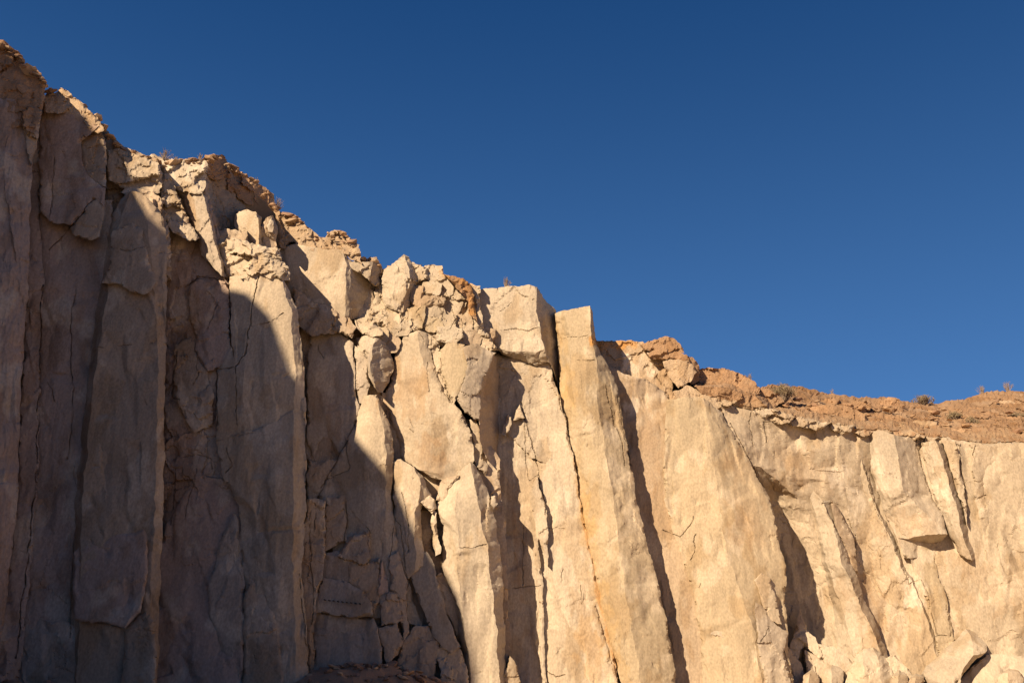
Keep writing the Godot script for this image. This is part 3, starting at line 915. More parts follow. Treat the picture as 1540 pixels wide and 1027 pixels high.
	# --- third pillar (lit), with its upper face
	pillar("rock_face", "pale", 0.6, 0.1, [
		[592, 540, 49.0, 606, 506, 48.4, 626, 496, 48.0, 640, 500, 48.4], [590, 560, 49.0, 608, 545, 48.3, 636, 550, 47.8, 650, 545, 48.3], [580, 592, 49.0, 612, 590, 48.2, 644, 590, 47.7, 668, 590, 47.6],
		[586, 630, 48.8, 616, 640, 48.0, 650, 640, 47.6, 698, 625, 47.5], [600, 660, 48.6, 624, 670, 47.8, 660, 680, 47.4, 710, 655, 47.5], [606, 690, 48.4, 630, 706, 47.6, 662, 712, 47.2, 713, 692, 47.6], [625, 705, 48.4, 650, 720, 47.6, 672, 722, 47.4, 704, 710, 47.6]], {"striate": 0.4})
	slab("rock_face", "pale", 0.9, 0.4, 48.5, 47.9, 0.4, [625, 498, 640, 500, 660, 512, 664, 540, 672, 585, 684, 608, 690, 620, 670, 620, 655, 600, 645, 570, 640, 540])
	slab("rock_slab", "gold", 0.5, 0.0, 47.4, 46.9, 0.3, [662, 525, 675, 514, 700, 518, 703, 545, 701, 562, 695, 580, 688, 598, 683, 608, 672, 585, 665, 562], {"bevel": 0.15})
	pillar("rock_slab", "grey", 0.9, 0.3, [
		[697, 522, 47, 715, 516, 47.2, 746, 531, 47.7], [702, 548, 46.7, 716, 550, 47, 738, 548, 47.5], [695, 580, 46.8, 712, 585, 47, 724, 575, 47.3], [687, 602, 47, 706, 610, 47.1, 722, 610, 47.3], [700, 622, 47.3, 712, 628, 47.4, 722, 632, 47.4]])
	pillar("rock_slab", "tan", 0.7, 0.1, [
		[733, 540, 48.0, 742, 534, 49.0, 752, 545, 52.8], [724, 575, 47.7, 736, 575, 49.6, 754, 580, 52.8], [721, 620, 47.6, 735, 620, 49.8, 755, 620, 52.6], [722, 660, 47.6, 736, 660, 49.6, 753, 665, 52.4], [730, 690, 47.8, 738, 694, 49.6, 748, 688, 52.0]], {"striate": 1.5})
	slab("rock_block", "pale", 0.9, 0.3, 48.3, 48.6, 0.3, [707, 632, 718, 626, 723, 650, 726, 690, 735, 700, 733, 715, 722, 708, 712, 690, 710, 660])
	pillar("rock_pillar", "cream", 0.6, 0.05, [
		[690, 708, 47.4, 700, 700, 46.8, 708, 695, 46.4, 714, 698, 47.2], [672, 732, 47.3, 688, 740, 46.2, 712, 732, 46.0, 730, 728, 47.2], [654, 762, 47.2, 686, 772, 45.9, 724, 780, 45.9, 742, 766, 47.2],
		[668, 790, 47.1, 688, 805, 45.8, 732, 820, 45.9, 749, 806, 47.2], [666, 825, 47.1, 688, 850, 45.7, 738, 860, 45.9, 755, 850, 47.2], [664, 850, 47.2, 690, 880, 45.6, 742, 900, 45.8, 757, 890, 47.2],
		[684, 905, 47.0, 696, 930, 45.5, 746, 945, 45.7, 758, 940, 47.2], [694, 980, 46.9, 706, 990, 45.4, 750, 1000, 45.6, 760, 1000, 47.1], [706, 1080, 46.8, 714, 1080, 45.3, 756, 1080, 45.5, 766, 1080, 47.0]])
	slab("rock_block", "tan", 1.0, 0.4, 47.2, 46.8, 0.3, [655, 752, 664, 722, 676, 716, 690, 712, 676, 735, 668, 755])
	slab("rock_block", "cream", 0.9, 0.4, 46.6, 46.8, 0.3, [738, 745, 746, 745, 748, 758, 743, 766, 738, 758], {"thick": 1.0})
	slab("rock_wedge", "pale", 0.8, 0.2, 46.4, 47.0, 0.4, [758, 1010, 768, 985, 776, 1000, 785, 1030, 800, 1080, 756, 1080])
	# --- blocky top above the third pillar
	slab("rock_wall", "pale", 0.9, 1.1, 49.5, 49.0, 0.8, [556, 394, 576, 406, 590, 398, 612, 392, 626, 398, 642, 404, 656, 407, 682, 416, 702, 424, 722, 430, 726, 490, 748, 526, 700, 530, 640, 512, 596, 505, 560, 486, 545, 478, 560, 450, 566, 428])
	pillar("rock_spire", "cream", 0.9, 0.6, [
		[586, 399, 49.4, 600, 388, 49.0, 608, 381, 48.8, 615, 385, 49.4], [578, 406, 49.3, 598, 404, 48.6, 614, 402, 48.5, 623, 405, 49.6], [573, 425, 49.2, 594, 424, 48.4, 616, 424, 48.3, 629, 424, 49.6], [574, 444, 49.2, 592, 446, 48.4, 610, 446, 48.3, 620, 440, 49.4], [580, 462, 49.2, 594, 466, 48.4, 606, 470, 48.4, 618, 462, 49.2]])
	var blocks := [[634, 427, 30, 18, 49.0, 48.7], [630, 446, 38, 16, 48.8, 48.5], [638, 462, 32, 18, 48.6, 48.5], [664, 450, 30, 26, 49.3, 49.1], [656, 416, 30, 30, 49.5, 49.2], [682, 424, 22, 40, 49.6, 49.4], [616, 432, 20, 34, 49.0, 48.7], [612, 462, 28, 34, 48.6, 48.3],
		[582, 462, 34, 24, 48.8, 48.4], [566, 458, 26, 28, 49.2, 48.8], [584, 482, 34, 22, 48.4, 48.1], [636, 480, 30, 22, 48.5, 48.3], [660, 474, 26, 28, 48.5, 48.3], [678, 474, 34, 28, 49.0, 48.8], [656, 494, 38, 22, 48.1, 47.9], [688, 494, 38, 26, 48.6, 48.7], [714, 494, 30, 26, 49.4, 49.6],
		[554, 496, 30, 20, 48.3, 48.1], [572, 500, 30, 30, 48.6, 48.3], [634, 402, 32, 20, 49.8, 49.5]]
	for b in blocks:
		var w: float = b[2]
		var h: float = b[3]
		var x: float = b[0]
		var y: float = b[1]
		var j := func(v): return rng.randf_range(-v, v)
		slab("rock_block", ["pale", "cream", "tan", "gold"][rng.randi() % 4], 0.8, 0.4, b[4] + 0.25, b[5] + 0.25, 0.7, [x + j.call(3), y + j.call(3), x + w * 0.5 + j.call(3), y - 2 + j.call(3), x + w + j.call(3), y + j.call(4), x + w + j.call(3), y + h * 0.6 + j.call(3), x + w * 0.8 + j.call(3), y + h + j.call(2), x + w * 0.3 + j.call(3), y + h + j.call(3), x + j.call(3), y + h * 0.7 + j.call(3)], {"bevel": 0.03, "thick": 2.0})
	slab("rock_block", "pale", 0.9, 0.4, 47.4, 47.0, 0.5, [533, 482, 549, 476, 560, 485, 573, 497, 576, 504, 560, 507, 546, 502, 536, 494])
	pillar("rock_wedge", "grey", 0.8, 0.3, [
		[538, 508, 48.2, 550, 505, 47.4, 566, 508, 47.2, 580, 515, 48.4], [538, 525, 48.0, 548, 530, 47.0, 560, 520, 46.9, 590, 540, 48.6], [548, 530, 47.8, 554, 545, 46.8, 558, 545, 46.8, 592, 552, 48.6], [552, 550, 47.5, 557, 570, 46.7, 560, 572, 46.7, 584, 572, 48.4], [558, 572, 47.5, 564, 584, 46.9, 570, 590, 46.9, 576, 590, 48.2]], {"striate": 1.5})
	# --- lit slab and its caps behind the second pillar
	pillar("rock_slab", "pale", 0.7, 0.15, [
		[414, 372, 49.0, 450, 366, 48.4, 490, 375, 47.8, 516, 377, 47.5, 524, 388, 48.0, 566, 420, 51.2], [420, 400, 48.8, 455, 400, 48.3, 492, 400, 47.7, 520, 400, 47.3, 526, 404, 47.8, 570, 432, 51.2],
		[432, 432, 48.6, 460, 432, 48.2, 495, 430, 47.6, 520, 430, 47.2, 527, 436, 47.8, 566, 444, 51.0], [440, 452, 48.6, 468, 456, 48.2, 500, 456, 47.6, 518, 466, 47.3, 528, 466, 47.8, 556, 464, 50.6], [446, 470, 48.4, 470, 470, 48.2, 500, 468, 47.8, 516, 478, 47.5, 526, 480, 47.9, 545, 480, 50.2]])
	slab("rock_block", "capcream", 1.3, 1.3, 49.6, 48.6, 0.6, [412, 316, 434, 320, 446, 326, 458, 336, 470, 346, 478, 352, 482, 366, 474, 378, 452, 370, 438, 362, 426, 376, 414, 376])
	slab("rock_block", "capcream", 1.2, 1.2, 48.4, 48.2, 0.6, [478, 354, 488, 356, 496, 348, 510, 346, 524, 356, 540, 369, 543, 386, 544, 396, 528, 390, 514, 379, 490, 377, 478, 372])
	slab("rock_block", "pale", 0.8, 0.4, 47.8, 48.2, 0.4, [517, 396, 534, 392, 546, 393, 558, 393, 556, 420, 542, 414, 526, 403], {"thick": 2.0})
	slab("rock_block", "tan", 0.8, 0.3, 48.2, 49.8, 0.4, [557, 393, 570, 400, 572, 430, 562, 429, 555, 420], {"thick": 2.0})
	slab("rock_block", "capcream", 1.2, 1.0, 49.6, 49.6, 0.6, [540, 392, 556, 386, 566, 390, 576, 402, 574, 418, 558, 398, 544, 398])
	# --- the two square-topped blocks
	pillar("rock_block", "cream", 0.5, 0.2, [
		[718, 436, 50.8, 760, 430, 50.3, 797, 428, 49.9, 806, 432, 49.9, 818, 448, 51.8, 836, 468, 54.0], [714, 460, 50.7, 760, 460, 50.2, 797, 460, 49.8, 807, 462, 49.8, 820, 470, 51.7, 838, 490, 54.0], [720, 490, 50.6, 762, 496, 50.1, 798, 495, 49.7, 813, 494, 49.7, 824, 510, 51.6, 841, 540, 53.8],
		[745, 524, 50.5, 775, 528, 50.2, 800, 530, 49.8, 820, 527, 49.7, 828, 540, 51.6, 842, 565, 53.6], [752, 530, 51.6, 776, 540, 51.2, 804, 550, 50.9, 826, 546, 50.6, 833, 560, 51.4, 843, 588, 53.4]])
	slab("rock_face", "cream", 0.7, 0.2, 51.6, 51.0, 0.4, [742, 532, 775, 536, 800, 546, 826, 544, 834, 572, 842, 592, 848, 622, 830, 700, 800, 690, 770, 660, 752, 640, 750, 580])
	pillar("rock_face", "cream", 0.8, 0.1, [
		[748, 600, 51.8, 770, 600, 51.6, 790, 610, 51.3, 812, 612, 50.9, 842, 592, 50.6], [738, 700, 51.6, 770, 700, 51.4, 802, 700, 51.1, 830, 690, 50.7, 862, 690, 50.5], [744, 790, 51.4, 775, 780, 51.2, 818, 770, 50.9, 840, 770, 50.5, 877, 780, 50.4],
		[752, 870, 51.2, 780, 870, 51.0, 818, 870, 50.8, 840, 860, 50.4, 893, 860, 50.3], [756, 960, 51.0, 785, 960, 50.8, 820, 960, 50.6, 860, 960, 50.2, 915, 940, 50.2], [760, 1080, 50.8, 785, 1080, 50.6, 820, 1080, 50.4, 870, 1080, 50.0, 940, 1080, 50.0]], {"striate": 1.6})
	slab("rock_slab", "pale", 0.8, 0.1, 50.5, 49.8, 0.3, [826, 853, 850, 848, 868, 851, 885, 869, 893, 892, 905, 940, 922, 996, 940, 1080, 822, 1080, 824, 950], {"bevel": 0.2})
	slab("rock_slab", "cream", 0.7, 0.2, 50.6, 50.2, 0.3, [794, 740, 808, 716, 820, 760, 826, 800, 822, 850, 816, 830, 806, 790])
	slab("rock_flake", "cream", 0.7, 0.1, 50.4, 50.2, 0.2, [801, 808, 808, 810, 814, 860, 818, 940, 822, 1080, 814, 1080, 812, 950, 808, 880])
	slab("rock_block", "cream", 0.8, 0.3, 50.6, 50.4, 0.2, [756, 640, 764, 620, 770, 628, 766, 645, 760, 656, 754, 652])
	slab("rock_block", "pale", 0.8, 0.2, 50.9, 50.6, 0.2, [772, 632, 780, 608, 788, 630])
	# --- fourth pillar with the golden stripe
	pillar("rock_pillar", "gold", 0.5, 0.1, [
		[833, 472, 52.2, 850, 466, 50.6, 872, 464, 50.2, 886, 462, 50.0, 890, 468, 51.4], [837, 505, 52.2, 856, 505, 50.4, 876, 505, 50.0, 889, 505, 49.8, 898, 520, 51.2], [841, 560, 51.9, 858, 560, 50.2, 880, 550, 49.7, 898, 548, 49.6, 922, 565, 50.8],
		[845, 610, 51.2, 864, 615, 50.1, 882, 615, 49.5, 900, 615, 49.4, 936, 620, 50.6], [862, 690, 50.8, 876, 695, 50.0, 895, 695, 49.4, 912, 690, 49.2, 946, 690, 50.4], [876, 770, 50.4, 892, 775, 49.8, 912, 775, 49.2, 926, 770, 49.0, 962, 770, 50.2],
		[890, 850, 50.1, 904, 850, 49.6, 920, 850, 49.0, 935, 850, 48.8, 982, 850, 50.0], [912, 940, 49.9, 922, 940, 49.4, 934, 940, 48.8, 950, 940, 48.6, 1004, 940, 49.8], [930, 1010, 49.7, 938, 1010, 49.2, 948, 1010, 48.6, 962, 1010, 48.4, 1016, 1010, 49.7], [944, 1080, 49.6, 950, 1080, 49.1, 960, 1080, 48.5, 970, 1080, 48.3, 1024, 1080, 49.6]], {"striate": 1.2})
	# --- bay to its right
	pillar("rock_face", "tan", 0.6, 0.05, [
		[896, 545, 53.4, 925, 556, 53.2, 970, 570, 53.0, 1006, 594, 53.0], [922, 600, 53.2, 945, 600, 53.1, 975, 610, 52.9, 1006, 620, 52.9], [936, 700, 52.8, 960, 700, 52.8, 985, 700, 52.7, 1003, 700, 52.7], [952, 780, 52.7, 978, 780, 52.6, 1000, 790, 52.4, 1030, 790, 52.2],
		[972, 870, 52.4, 1000, 870, 52.3, 1020, 870, 52.1, 1060, 870, 51.9], [992, 950, 52.2, 1020, 950, 52.0, 1040, 950, 51.8, 1080, 950, 51.6], [1010, 1080, 51.9, 1040, 1080, 51.7, 1060, 1080, 51.5, 1100, 1080, 51.3]])
	# --- fifth pillar
	pillar("rock_pillar", "gold", 0.5, 0.05, [
		[1003, 600, 52.1, 1030, 598, 51.85, 1056, 600, 51.8, 1070, 606, 52.3, 1086, 620, 53], [1001, 650, 52, 1032, 650, 51.65, 1066, 650, 51.6, 1088, 655, 52.1, 1108, 660, 52.9], [999, 700, 51.9, 1036, 700, 51.55, 1074, 700, 51.4, 1104, 705, 51.9, 1132, 704, 52.8], [1000, 750, 51.8, 1040, 750, 51.45, 1081, 750, 51.2, 1120, 755, 51.8, 1158, 748, 52.7],
		[1012, 800, 51.6, 1046, 800, 51.25, 1088, 800, 51, 1130, 805, 51.6, 1169, 800, 52.5], [1030, 850, 51.4, 1060, 850, 51.05, 1100, 850, 50.8, 1142, 855, 51.4, 1182, 855, 52.3], [1044, 900, 51.2, 1074, 900, 50.85, 1118, 900, 50.6, 1148, 900, 51.2, 1182, 900, 52.1], [1052, 950, 51, 1086, 950, 50.65, 1136, 950, 50.4, 1156, 950, 51, 1184, 950, 51.9], [1060, 1080, 50.8, 1096, 1080, 50.45, 1152, 1080, 50.2, 1166, 1080, 50.8, 1200, 1080, 51.7]])
	slab("rock_flake", "cream", 0.6, 0.1, 51.9, 51.1, 0.4, [1024, 812, 1034, 798, 1046, 800, 1044, 830, 1056, 850, 1070, 900, 1086, 940, 1096, 962, 1070, 955, 1056, 930, 1046, 880, 1036, 845], {"bevel": 0.1})
	slab("rock_block", "grey", 0.8, 0.3, 50.2, 51.2, 0.5, [1136, 906, 1150, 912, 1164, 935, 1176, 946, 1184, 952, 1180, 985, 1188, 1010, 1192, 1080, 1152, 1080, 1146, 1000, 1140, 960])
	slab("rock_flake", "pale", 0.8, 0.2, 50.6, 51.2, 0.4, [1136, 872, 1146, 860, 1160, 870, 1176, 940, 1160, 932, 1146, 908])
	# --- right wall
	pillar("rock_wall", "pale", 0.6, 0.15, [
		[1082, 604, 53.4, 1098, 610, 53.8, 1150, 622, 54.6, 1260, 640, 56.2, 1310, 648, 57.2], [1102, 655, 53.2, 1120, 660, 53.7, 1165, 668, 54.8, 1265, 690, 56.3, 1316, 700, 57.4], [1128, 700, 53.6, 1146, 702, 54, 1186, 712, 55, 1272, 730, 56.8, 1326, 745, 58.2], [1146, 735, 56.5, 1166, 738, 57, 1200, 750, 56.5, 1280, 770, 57.6, 1348, 805, 58.8],
		[1154, 775, 58.4, 1180, 780, 58.6, 1218, 788, 57.5, 1300, 820, 58.6, 1364, 838, 59], [1164, 850, 59.4, 1200, 850, 59.4, 1244, 858, 57.9, 1330, 870, 58.6, 1382, 870, 59], [1172, 930, 59.4, 1214, 930, 59.2, 1268, 930, 57.7, 1360, 930, 58, 1412, 930, 58.6], [1180, 1080, 56.6, 1270, 1080, 56.2, 1356, 1080, 55.2, 1400, 1080, 56.8, 1440, 1080, 57.2]], {"scars": 2.0})
	pillar("rock_slab", "cream", 0.7, 0.15, [
		[1214, 730, 56.9, 1224, 736, 56.6, 1238, 752, 56, 1250, 752, 56.6], [1222, 780, 57.9, 1232, 790, 57, 1254, 790, 55.9, 1262, 800, 56.8], [1238, 850, 58.3, 1246, 850, 57, 1268, 850, 55.7, 1282, 850, 56.8], [1252, 910, 58.1, 1264, 910, 56.8, 1296, 910, 55.4, 1304, 905, 56.6], [1258, 960, 57.9, 1280, 960, 56.5, 1318, 960, 55.2, 1326, 955, 56.4], [1262, 1080, 56.6, 1304, 1080, 55.4, 1352, 1080, 54.8, 1362, 1080, 56]])
	slab("rock_slab", "tan", 0.6, 0.1, 56.1, 57.4, 0.3, [1250, 752, 1266, 770, 1280, 795, 1289, 830, 1290, 862, 1280, 852, 1268, 820, 1258, 790])
	pillar("rock_slab", "pale", 0.7, 0.2, [
		[1250, 650, 57.5, 1270, 652, 57.1, 1290, 655, 57, 1302, 660, 57.8], [1256, 700, 57.4, 1278, 700, 56.9, 1298, 700, 56.8, 1306, 705, 57.8], [1262, 745, 59, 1290, 750, 58.1, 1312, 750, 57.7, 1320, 760, 58.6], [1280, 780, 58.9, 1310, 790, 58, 1332, 795, 57.6, 1342, 800, 58.6], [1300, 820, 58.8, 1330, 840, 57.9, 1356, 850, 57.5, 1364, 850, 58.5], [1320, 880, 58.6, 1350, 900, 57.7, 1386, 900, 57.4, 1396, 905, 58.5], [1345, 960, 58.3, 1370, 960, 57.5, 1404, 960, 57.2, 1414, 960, 58.3], [1375, 1080, 57.9, 1396, 1080, 57.1, 1422, 1080, 56.8, 1432, 1080, 57.9]], {"scars": 2.0})
	pillar("rock_rib", "cream", 0.6, 0.15, [
		[1298, 646, 57.8, 1318, 648, 56.7, 1345, 654, 56.3, 1366, 658, 57.5, 1384, 664, 58.6], [1308, 690, 57.7, 1326, 692, 56.5, 1352, 695, 56.1, 1374, 698, 57.5, 1392, 705, 58.7], [1318, 735, 57.6, 1336, 736, 56.3, 1360, 738, 55.9, 1384, 742, 57.4, 1404, 748, 58.2], [1332, 772, 58, 1348, 775, 57, 1372, 778, 56.6, 1400, 778, 56.6, 1420, 782, 57.2], [1348, 806, 57.2, 1366, 811, 57, 1388, 806, 56.4, 1412, 804, 56.2, 1426, 806, 56.4], [1352, 818, 57.2, 1372, 814, 57.4, 1394, 817, 58.4, 1408, 819, 58.6, 1412, 818, 58.6], [1360, 840, 57.2, 1378, 840, 57.4, 1394, 840, 58.3, 1406, 840, 58.5, 1408, 840, 58.6]], {"bevel": 0.1})
	slab("rock_slab", "gold", 0.6, 0.1, 57.0, 57.7, 0.5, [1362, 814, 1380, 812, 1408, 816, 1408, 848, 1414, 870, 1422, 892, 1428, 925, 1434, 960, 1446, 1080, 1420, 1080, 1408, 960, 1396, 905, 1376, 860])
	pillar("rock_wall", "pale", 0.6, 0.15, [
		[1296, 640, 58.8, 1386, 655, 58.6, 1440, 662, 58.2, 1500, 668, 58.0, 1640, 668, 57.4], [1310, 740, 58.6, 1404, 745, 58.4, 1450, 745, 58.0, 1506, 745, 57.8, 1640, 745, 57.2], [1330, 830, 58.4, 1420, 830, 58.2, 1470, 830, 57.8, 1520, 830, 57.5, 1640, 830, 56.9], [1360, 930, 58.2, 1440, 930, 57.8, 1490, 930, 57.4, 1540, 930, 57.1, 1640, 930, 56.5], [1380, 1080, 57.6, 1470, 1080, 57.1, 1520, 1080, 56.7, 1580, 1080, 56.4, 1640, 1080, 56.0]])
	pillar("rock_rib", "cream", 0.6, 0.2, [
		[1386, 664, 58.2, 1398, 662, 57.2, 1410, 664, 57, 1418, 668, 58.4], [1394, 700, 58.1, 1406, 700, 57, 1420, 700, 56.7, 1428, 702, 58.2], [1404, 745, 57.9, 1418, 745, 56.8, 1434, 745, 56.5, 1444, 748, 58.1], [1420, 790, 57.8, 1434, 790, 56.8, 1448, 800, 56.5, 1458, 800, 58], [1440, 830, 58, 1450, 838, 57.1, 1462, 842, 56.9, 1468, 838, 58.1]])
	slab("rock_slab", "pale", 0.6, 0.2, 57.7, 57.4, 0.4, [1418, 664, 1438, 664, 1444, 700, 1452, 745, 1456, 790, 1444, 750, 1430, 705])
	slab("rock_slab", "pale", 0.7, 0.15, 57.4, 56.8, 0.15, [1466, 672, 1500, 666, 1545, 666, 1640, 668, 1640, 1080, 1530, 1080, 1500, 960, 1486, 860, 1478, 800, 1468, 745, 1462, 710], {"scars": 2.2})
	# --- broken slabs at the foot of the bay
	slab("rock_spike", "cream", 0.6, 0.2, 56.2, 55.9, 0.5, [1186, 985, 1196, 950, 1201, 914, 1209, 934, 1217, 950, 1216, 968, 1204, 975, 1200, 1000], {"thick": 1.2})
	slab("rock_flake", "cream", 0.7, 0.2, 55.6, 55.4, 0.5, [1200, 958, 1218, 950, 1228, 962, 1239, 986, 1236, 994, 1226, 988, 1214, 972], {"thick": 1.0})
	slab("rock_flake", "pale", 0.8, 0.3, 55.2, 55.2, 0.5, [1178, 966, 1190, 975, 1202, 992, 1212, 1020, 1216, 1080, 1180, 1080, 1182, 1000], {"thick": 1.2})
	slab("rock_block", "pale", 0.9, 0.3, 55.0, 55.0, 0.7, [1210, 975, 1230, 990, 1250, 1000, 1275, 1020, 1290, 1080, 1214, 1080], {"thick": 1.5})
	slab("rock_flake", "cream", 0.7, 0.2, 55.4, 55.2, 0.5, [1228, 968, 1252, 972, 1275, 990, 1295, 1010, 1290, 1030, 1262, 1010, 1240, 996], {"thick": 1.0})
	# drill holes: short open tubes sunk in the shaded slab
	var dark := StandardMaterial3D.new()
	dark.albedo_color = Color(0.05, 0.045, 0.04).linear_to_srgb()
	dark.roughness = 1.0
	for k in 9:
		var t := CylinderMesh.new()
		t.top_radius = 0.03
		t.bottom_radius = 0.03
		t.height = 0.5
		t.radial_segments = 10
		var o := MeshInstance3D.new()
		o.mesh = t
		o.material_override = dark
		o.name = "drill_hole"
		cliff.add_child(o, true)
		o.position = at(489.0 + k * 6.6, 902.4 + k * 0.75, 44.85 - k * 0.012)
		o.rotation_degrees = Vector3(90, 0, 0)


# ---------------------------------------------------------------- crust of brown soil and rock along the crest
func build_cliff_top():
	var top := structure("cliff_top")
	var o := {"parent": top}
	pillar("soil_bank", "cap", 1.0, 0.9, [
		[1040, 566, 62, 1090, 560, 63, 1140, 582, 66, 1160, 578, 68, 1200, 582, 70, 1245, 590, 72, 1292, 598, 73, 1340, 598, 74, 1362, 604, 75, 1400, 606, 76, 1450, 600, 77, 1482, 590, 78, 1640, 584, 79],
		[1046, 580, 53.5, 1096, 585, 53.67, 1140, 598, 54.33, 1165, 600, 62.3, 1204, 604, 63.3, 1250, 611, 64.3, 1296, 618, 65.3, 1340, 620, 66.3, 1365, 622, 66.8, 1402, 626, 67.3, 1450, 624, 67.8, 1484, 622, 68.3, 1640, 620, 68.3],
		[1060, 596, 53.7, 1100, 606, 53.93, 1140, 616, 54.53, 1168, 622, 54.95, 1206, 630, 55.53, 1254, 636, 56.25, 1300, 645, 56.95, 1340, 645, 57.7, 1366, 650, 58.22, 1404, 656, 58.7, 1450, 662, 58.7, 1486, 664, 58.7, 1640, 666, 58.7],
		[1076, 612, 54.5, 1106, 622, 54.82, 1145, 630, 55.41, 1170, 636, 55.78, 1208, 644, 56.36, 1258, 650, 57.11, 1302, 658, 57.78, 1344, 658, 58.58, 1368, 662, 59.06, 1406, 668, 59.5, 1450, 674, 59.5, 1488, 676, 59.5, 1640, 678, 59.5]], {"parent": top, "bevel": 0.0, "fine": 2.4})
	# ledge with the overhanging brown rocks
	slab("rock_ledge", "capcream", 1.0, 0.8, 55.4, 55.2, 0.8, [890, 514, 930, 512, 965, 514, 990, 520, 1004, 545, 1012, 580, 1006, 602, 985, 590, 965, 577, 935, 566, 918, 562, 905, 552, 896, 535], o)
	slab("cap_rock", "cap", 1.1, 0.6, 54.4, 54.4, 0.8, [960, 518, 975, 513, 1000, 507, 1013, 510, 1028, 521, 1029, 530, 1012, 532, 990, 527, 968, 526], o)
	slab("cap_rock", "cap", 1.0, 0.5, 54.1, 54.1, 0.8, [974, 530, 990, 525, 1015, 528, 1034, 533, 1038, 540, 1020, 542, 1000, 540, 978, 539], o)
	slab("cap_rock", "capcream", 1.1, 0.7, 53.9, 54.1, 0.5, [996, 542, 1015, 539, 1038, 541, 1045, 550, 1048, 560, 1040, 572, 1028, 580, 1018, 582, 1010, 572, 1004, 558], o)
	slab("cap_rock", "cap", 1.0, 0.6, 55.6, 56.0, 0.5, [1034, 534, 1044, 538, 1052, 552, 1052, 572, 1042, 576, 1036, 560], o)
	slab("cap_rock", "capcream", 1.0, 0.7, 54.8, 54.8, 0.6, [915, 560, 922, 553, 938, 552, 942, 560, 934, 568, 920, 568], o)
	slab("cap_rock", "cap", 1.2, 0.9, 57.6, 57.8, 0.9, [1050, 558, 1068, 552, 1090, 555, 1112, 562, 1128, 571, 1140, 583, 1143, 592, 1125, 600, 1098, 602, 1072, 600, 1054, 584], o)
	slab("cap_rock", "cap", 1.0, 0.7, 57.0, 57.2, 0.8, [1110, 578, 1120, 568, 1132, 572, 1142, 584, 1140, 596, 1122, 600, 1110, 592], o)
	slab("cap_rock", "cap", 1.0, 0.7, 58.6, 58.8, 0.9, [1130, 590, 1150, 585, 1172, 592, 1180, 604, 1165, 612, 1140, 608], o)
	slab("cap_rock", "capcream", 1.0, 0.8, 53.4, 54.0, 0.9, [1006, 590, 1035, 578, 1060, 592, 1085, 604, 1092, 622, 1076, 620, 1058, 606, 1030, 604, 1008, 606], o)
	slab("cap_rock", "cap", 1.0, 0.6, 60.4, 60.4, 1.0, [1218, 612, 1245, 606, 1275, 612, 1300, 622, 1306, 640, 1285, 638, 1255, 626, 1222, 620], o)
	slab("cap_rock", "cap", 1.0, 0.6, 69.5, 69.8, 1.0, [1322, 606, 1338, 598, 1354, 600, 1361, 612, 1356, 620, 1336, 620], o)
	slab("cap_rock", "cap", 1.1, 0.9, 47.4, 48.6, 0.8, [668, 412, 684, 415, 704, 423, 712, 440, 716, 470, 718, 486, 708, 470, 700, 446, 686, 430], {"parent": top})
	for c in [[1185, 606, 44, 16, 62.0], [1232, 600, 30, 12, 66.5], [1262, 604, 46, 16, 64.5], [1312, 622, 50, 16, 63.0], [1335, 640, 36, 12, 60.6], [1372, 634, 40, 14, 63.0], [1408, 618, 52, 14, 70.0], [1420, 646, 46, 12, 62.0], [1452, 612, 44, 14, 71.0], [1490, 604, 50, 14, 73.0], [1500, 628, 56, 14, 67.0], [1482, 652, 60, 12, 61.5], [1530, 612, 50, 14, 71.0], [1536, 648, 40, 12, 62.0]]:
		var j := func(v): return rng.randf_range(-v, v)
		var x: float = c[0]
		var y: float = c[1]
		var w: float = c[2]
		var h: float = c[3]
		slab("cap_rock", ["cap", "cap", "capcream"][rng.randi() % 3], 1.1, 0.9, c[4], c[4], 1.2, [x + j.call(4), y + h * 0.4 + j.call(3), x + w * 0.2 + j.call(4), y + j.call(2), x + w * 0.5 + j.call(5), y - 2 + j.call(3), x + w * 0.85 + j.call(4), y + 2 + j.call(2), x + w + j.call(4), y + h * 0.5 + j.call(3), x + w * 0.8 + j.call(4), y + h + j.call(2), x + w * 0.4 + j.call(4), y + h * 0.85 + j.call(3)], {"parent": top, "thick": 1.5, "fine": 2.6})
	# the ragged lip between the crust and the pale face
	for k in 15:
		var j := func(v): return rng.randf_range(-v, v)
		var x: float = 1092.0 + k * 30.0 + j.call(12.0)
		var lip := [[1060, 598], [1100, 610], [1150, 624], [1206, 636], [1254, 642], [1300, 651], [1344, 651], [1404, 661], [1450, 668], [1640, 672]]
		var y := 660.0
		for i in lip.size() - 1:
			if x >= lip[i][0] and x < lip[i + 1][0]:
				y = lerpf(lip[i][1], lip[i + 1][1], (x - lip[i][0]) / float(lip[i + 1][0] - lip[i][0]))
		var dd: float = lerpf(53.5, 57.0, clampf((x - 1085) / 225.0, 0, 1)) if x < 1310 else lerpf(57.4, 58.4, clampf((x - 1310) / 80.0, 0, 1))
		var w: float = rng.randf_range(18, 46)
		var h: float = rng.randf_range(6, 13)
		slab("cap_rock", ["pale", "capcream", "cream", "tan", "cap"][rng.randi() % 5], 1.0, 0.8, dd, dd, 1.0, [x + j.call(3), y + j.call(3), x + w * 0.4 + j.call(3), y - h * 0.5 + j.call(2), x + w + j.call(3), y + j.call(3), x + w * 0.9 + j.call(3), y + h * 0.5 + j.call(3), x + w * 0.5 + j.call(4), y + h + j.call(3), x + w * 0.1 + j.call(3), y + h * 0.5 + j.call(3)], {"parent": top, "thick": 2.0, "fine": 2.6})
	# loose stones bedded in the crust, along the crest and over the bank
	make_stones()
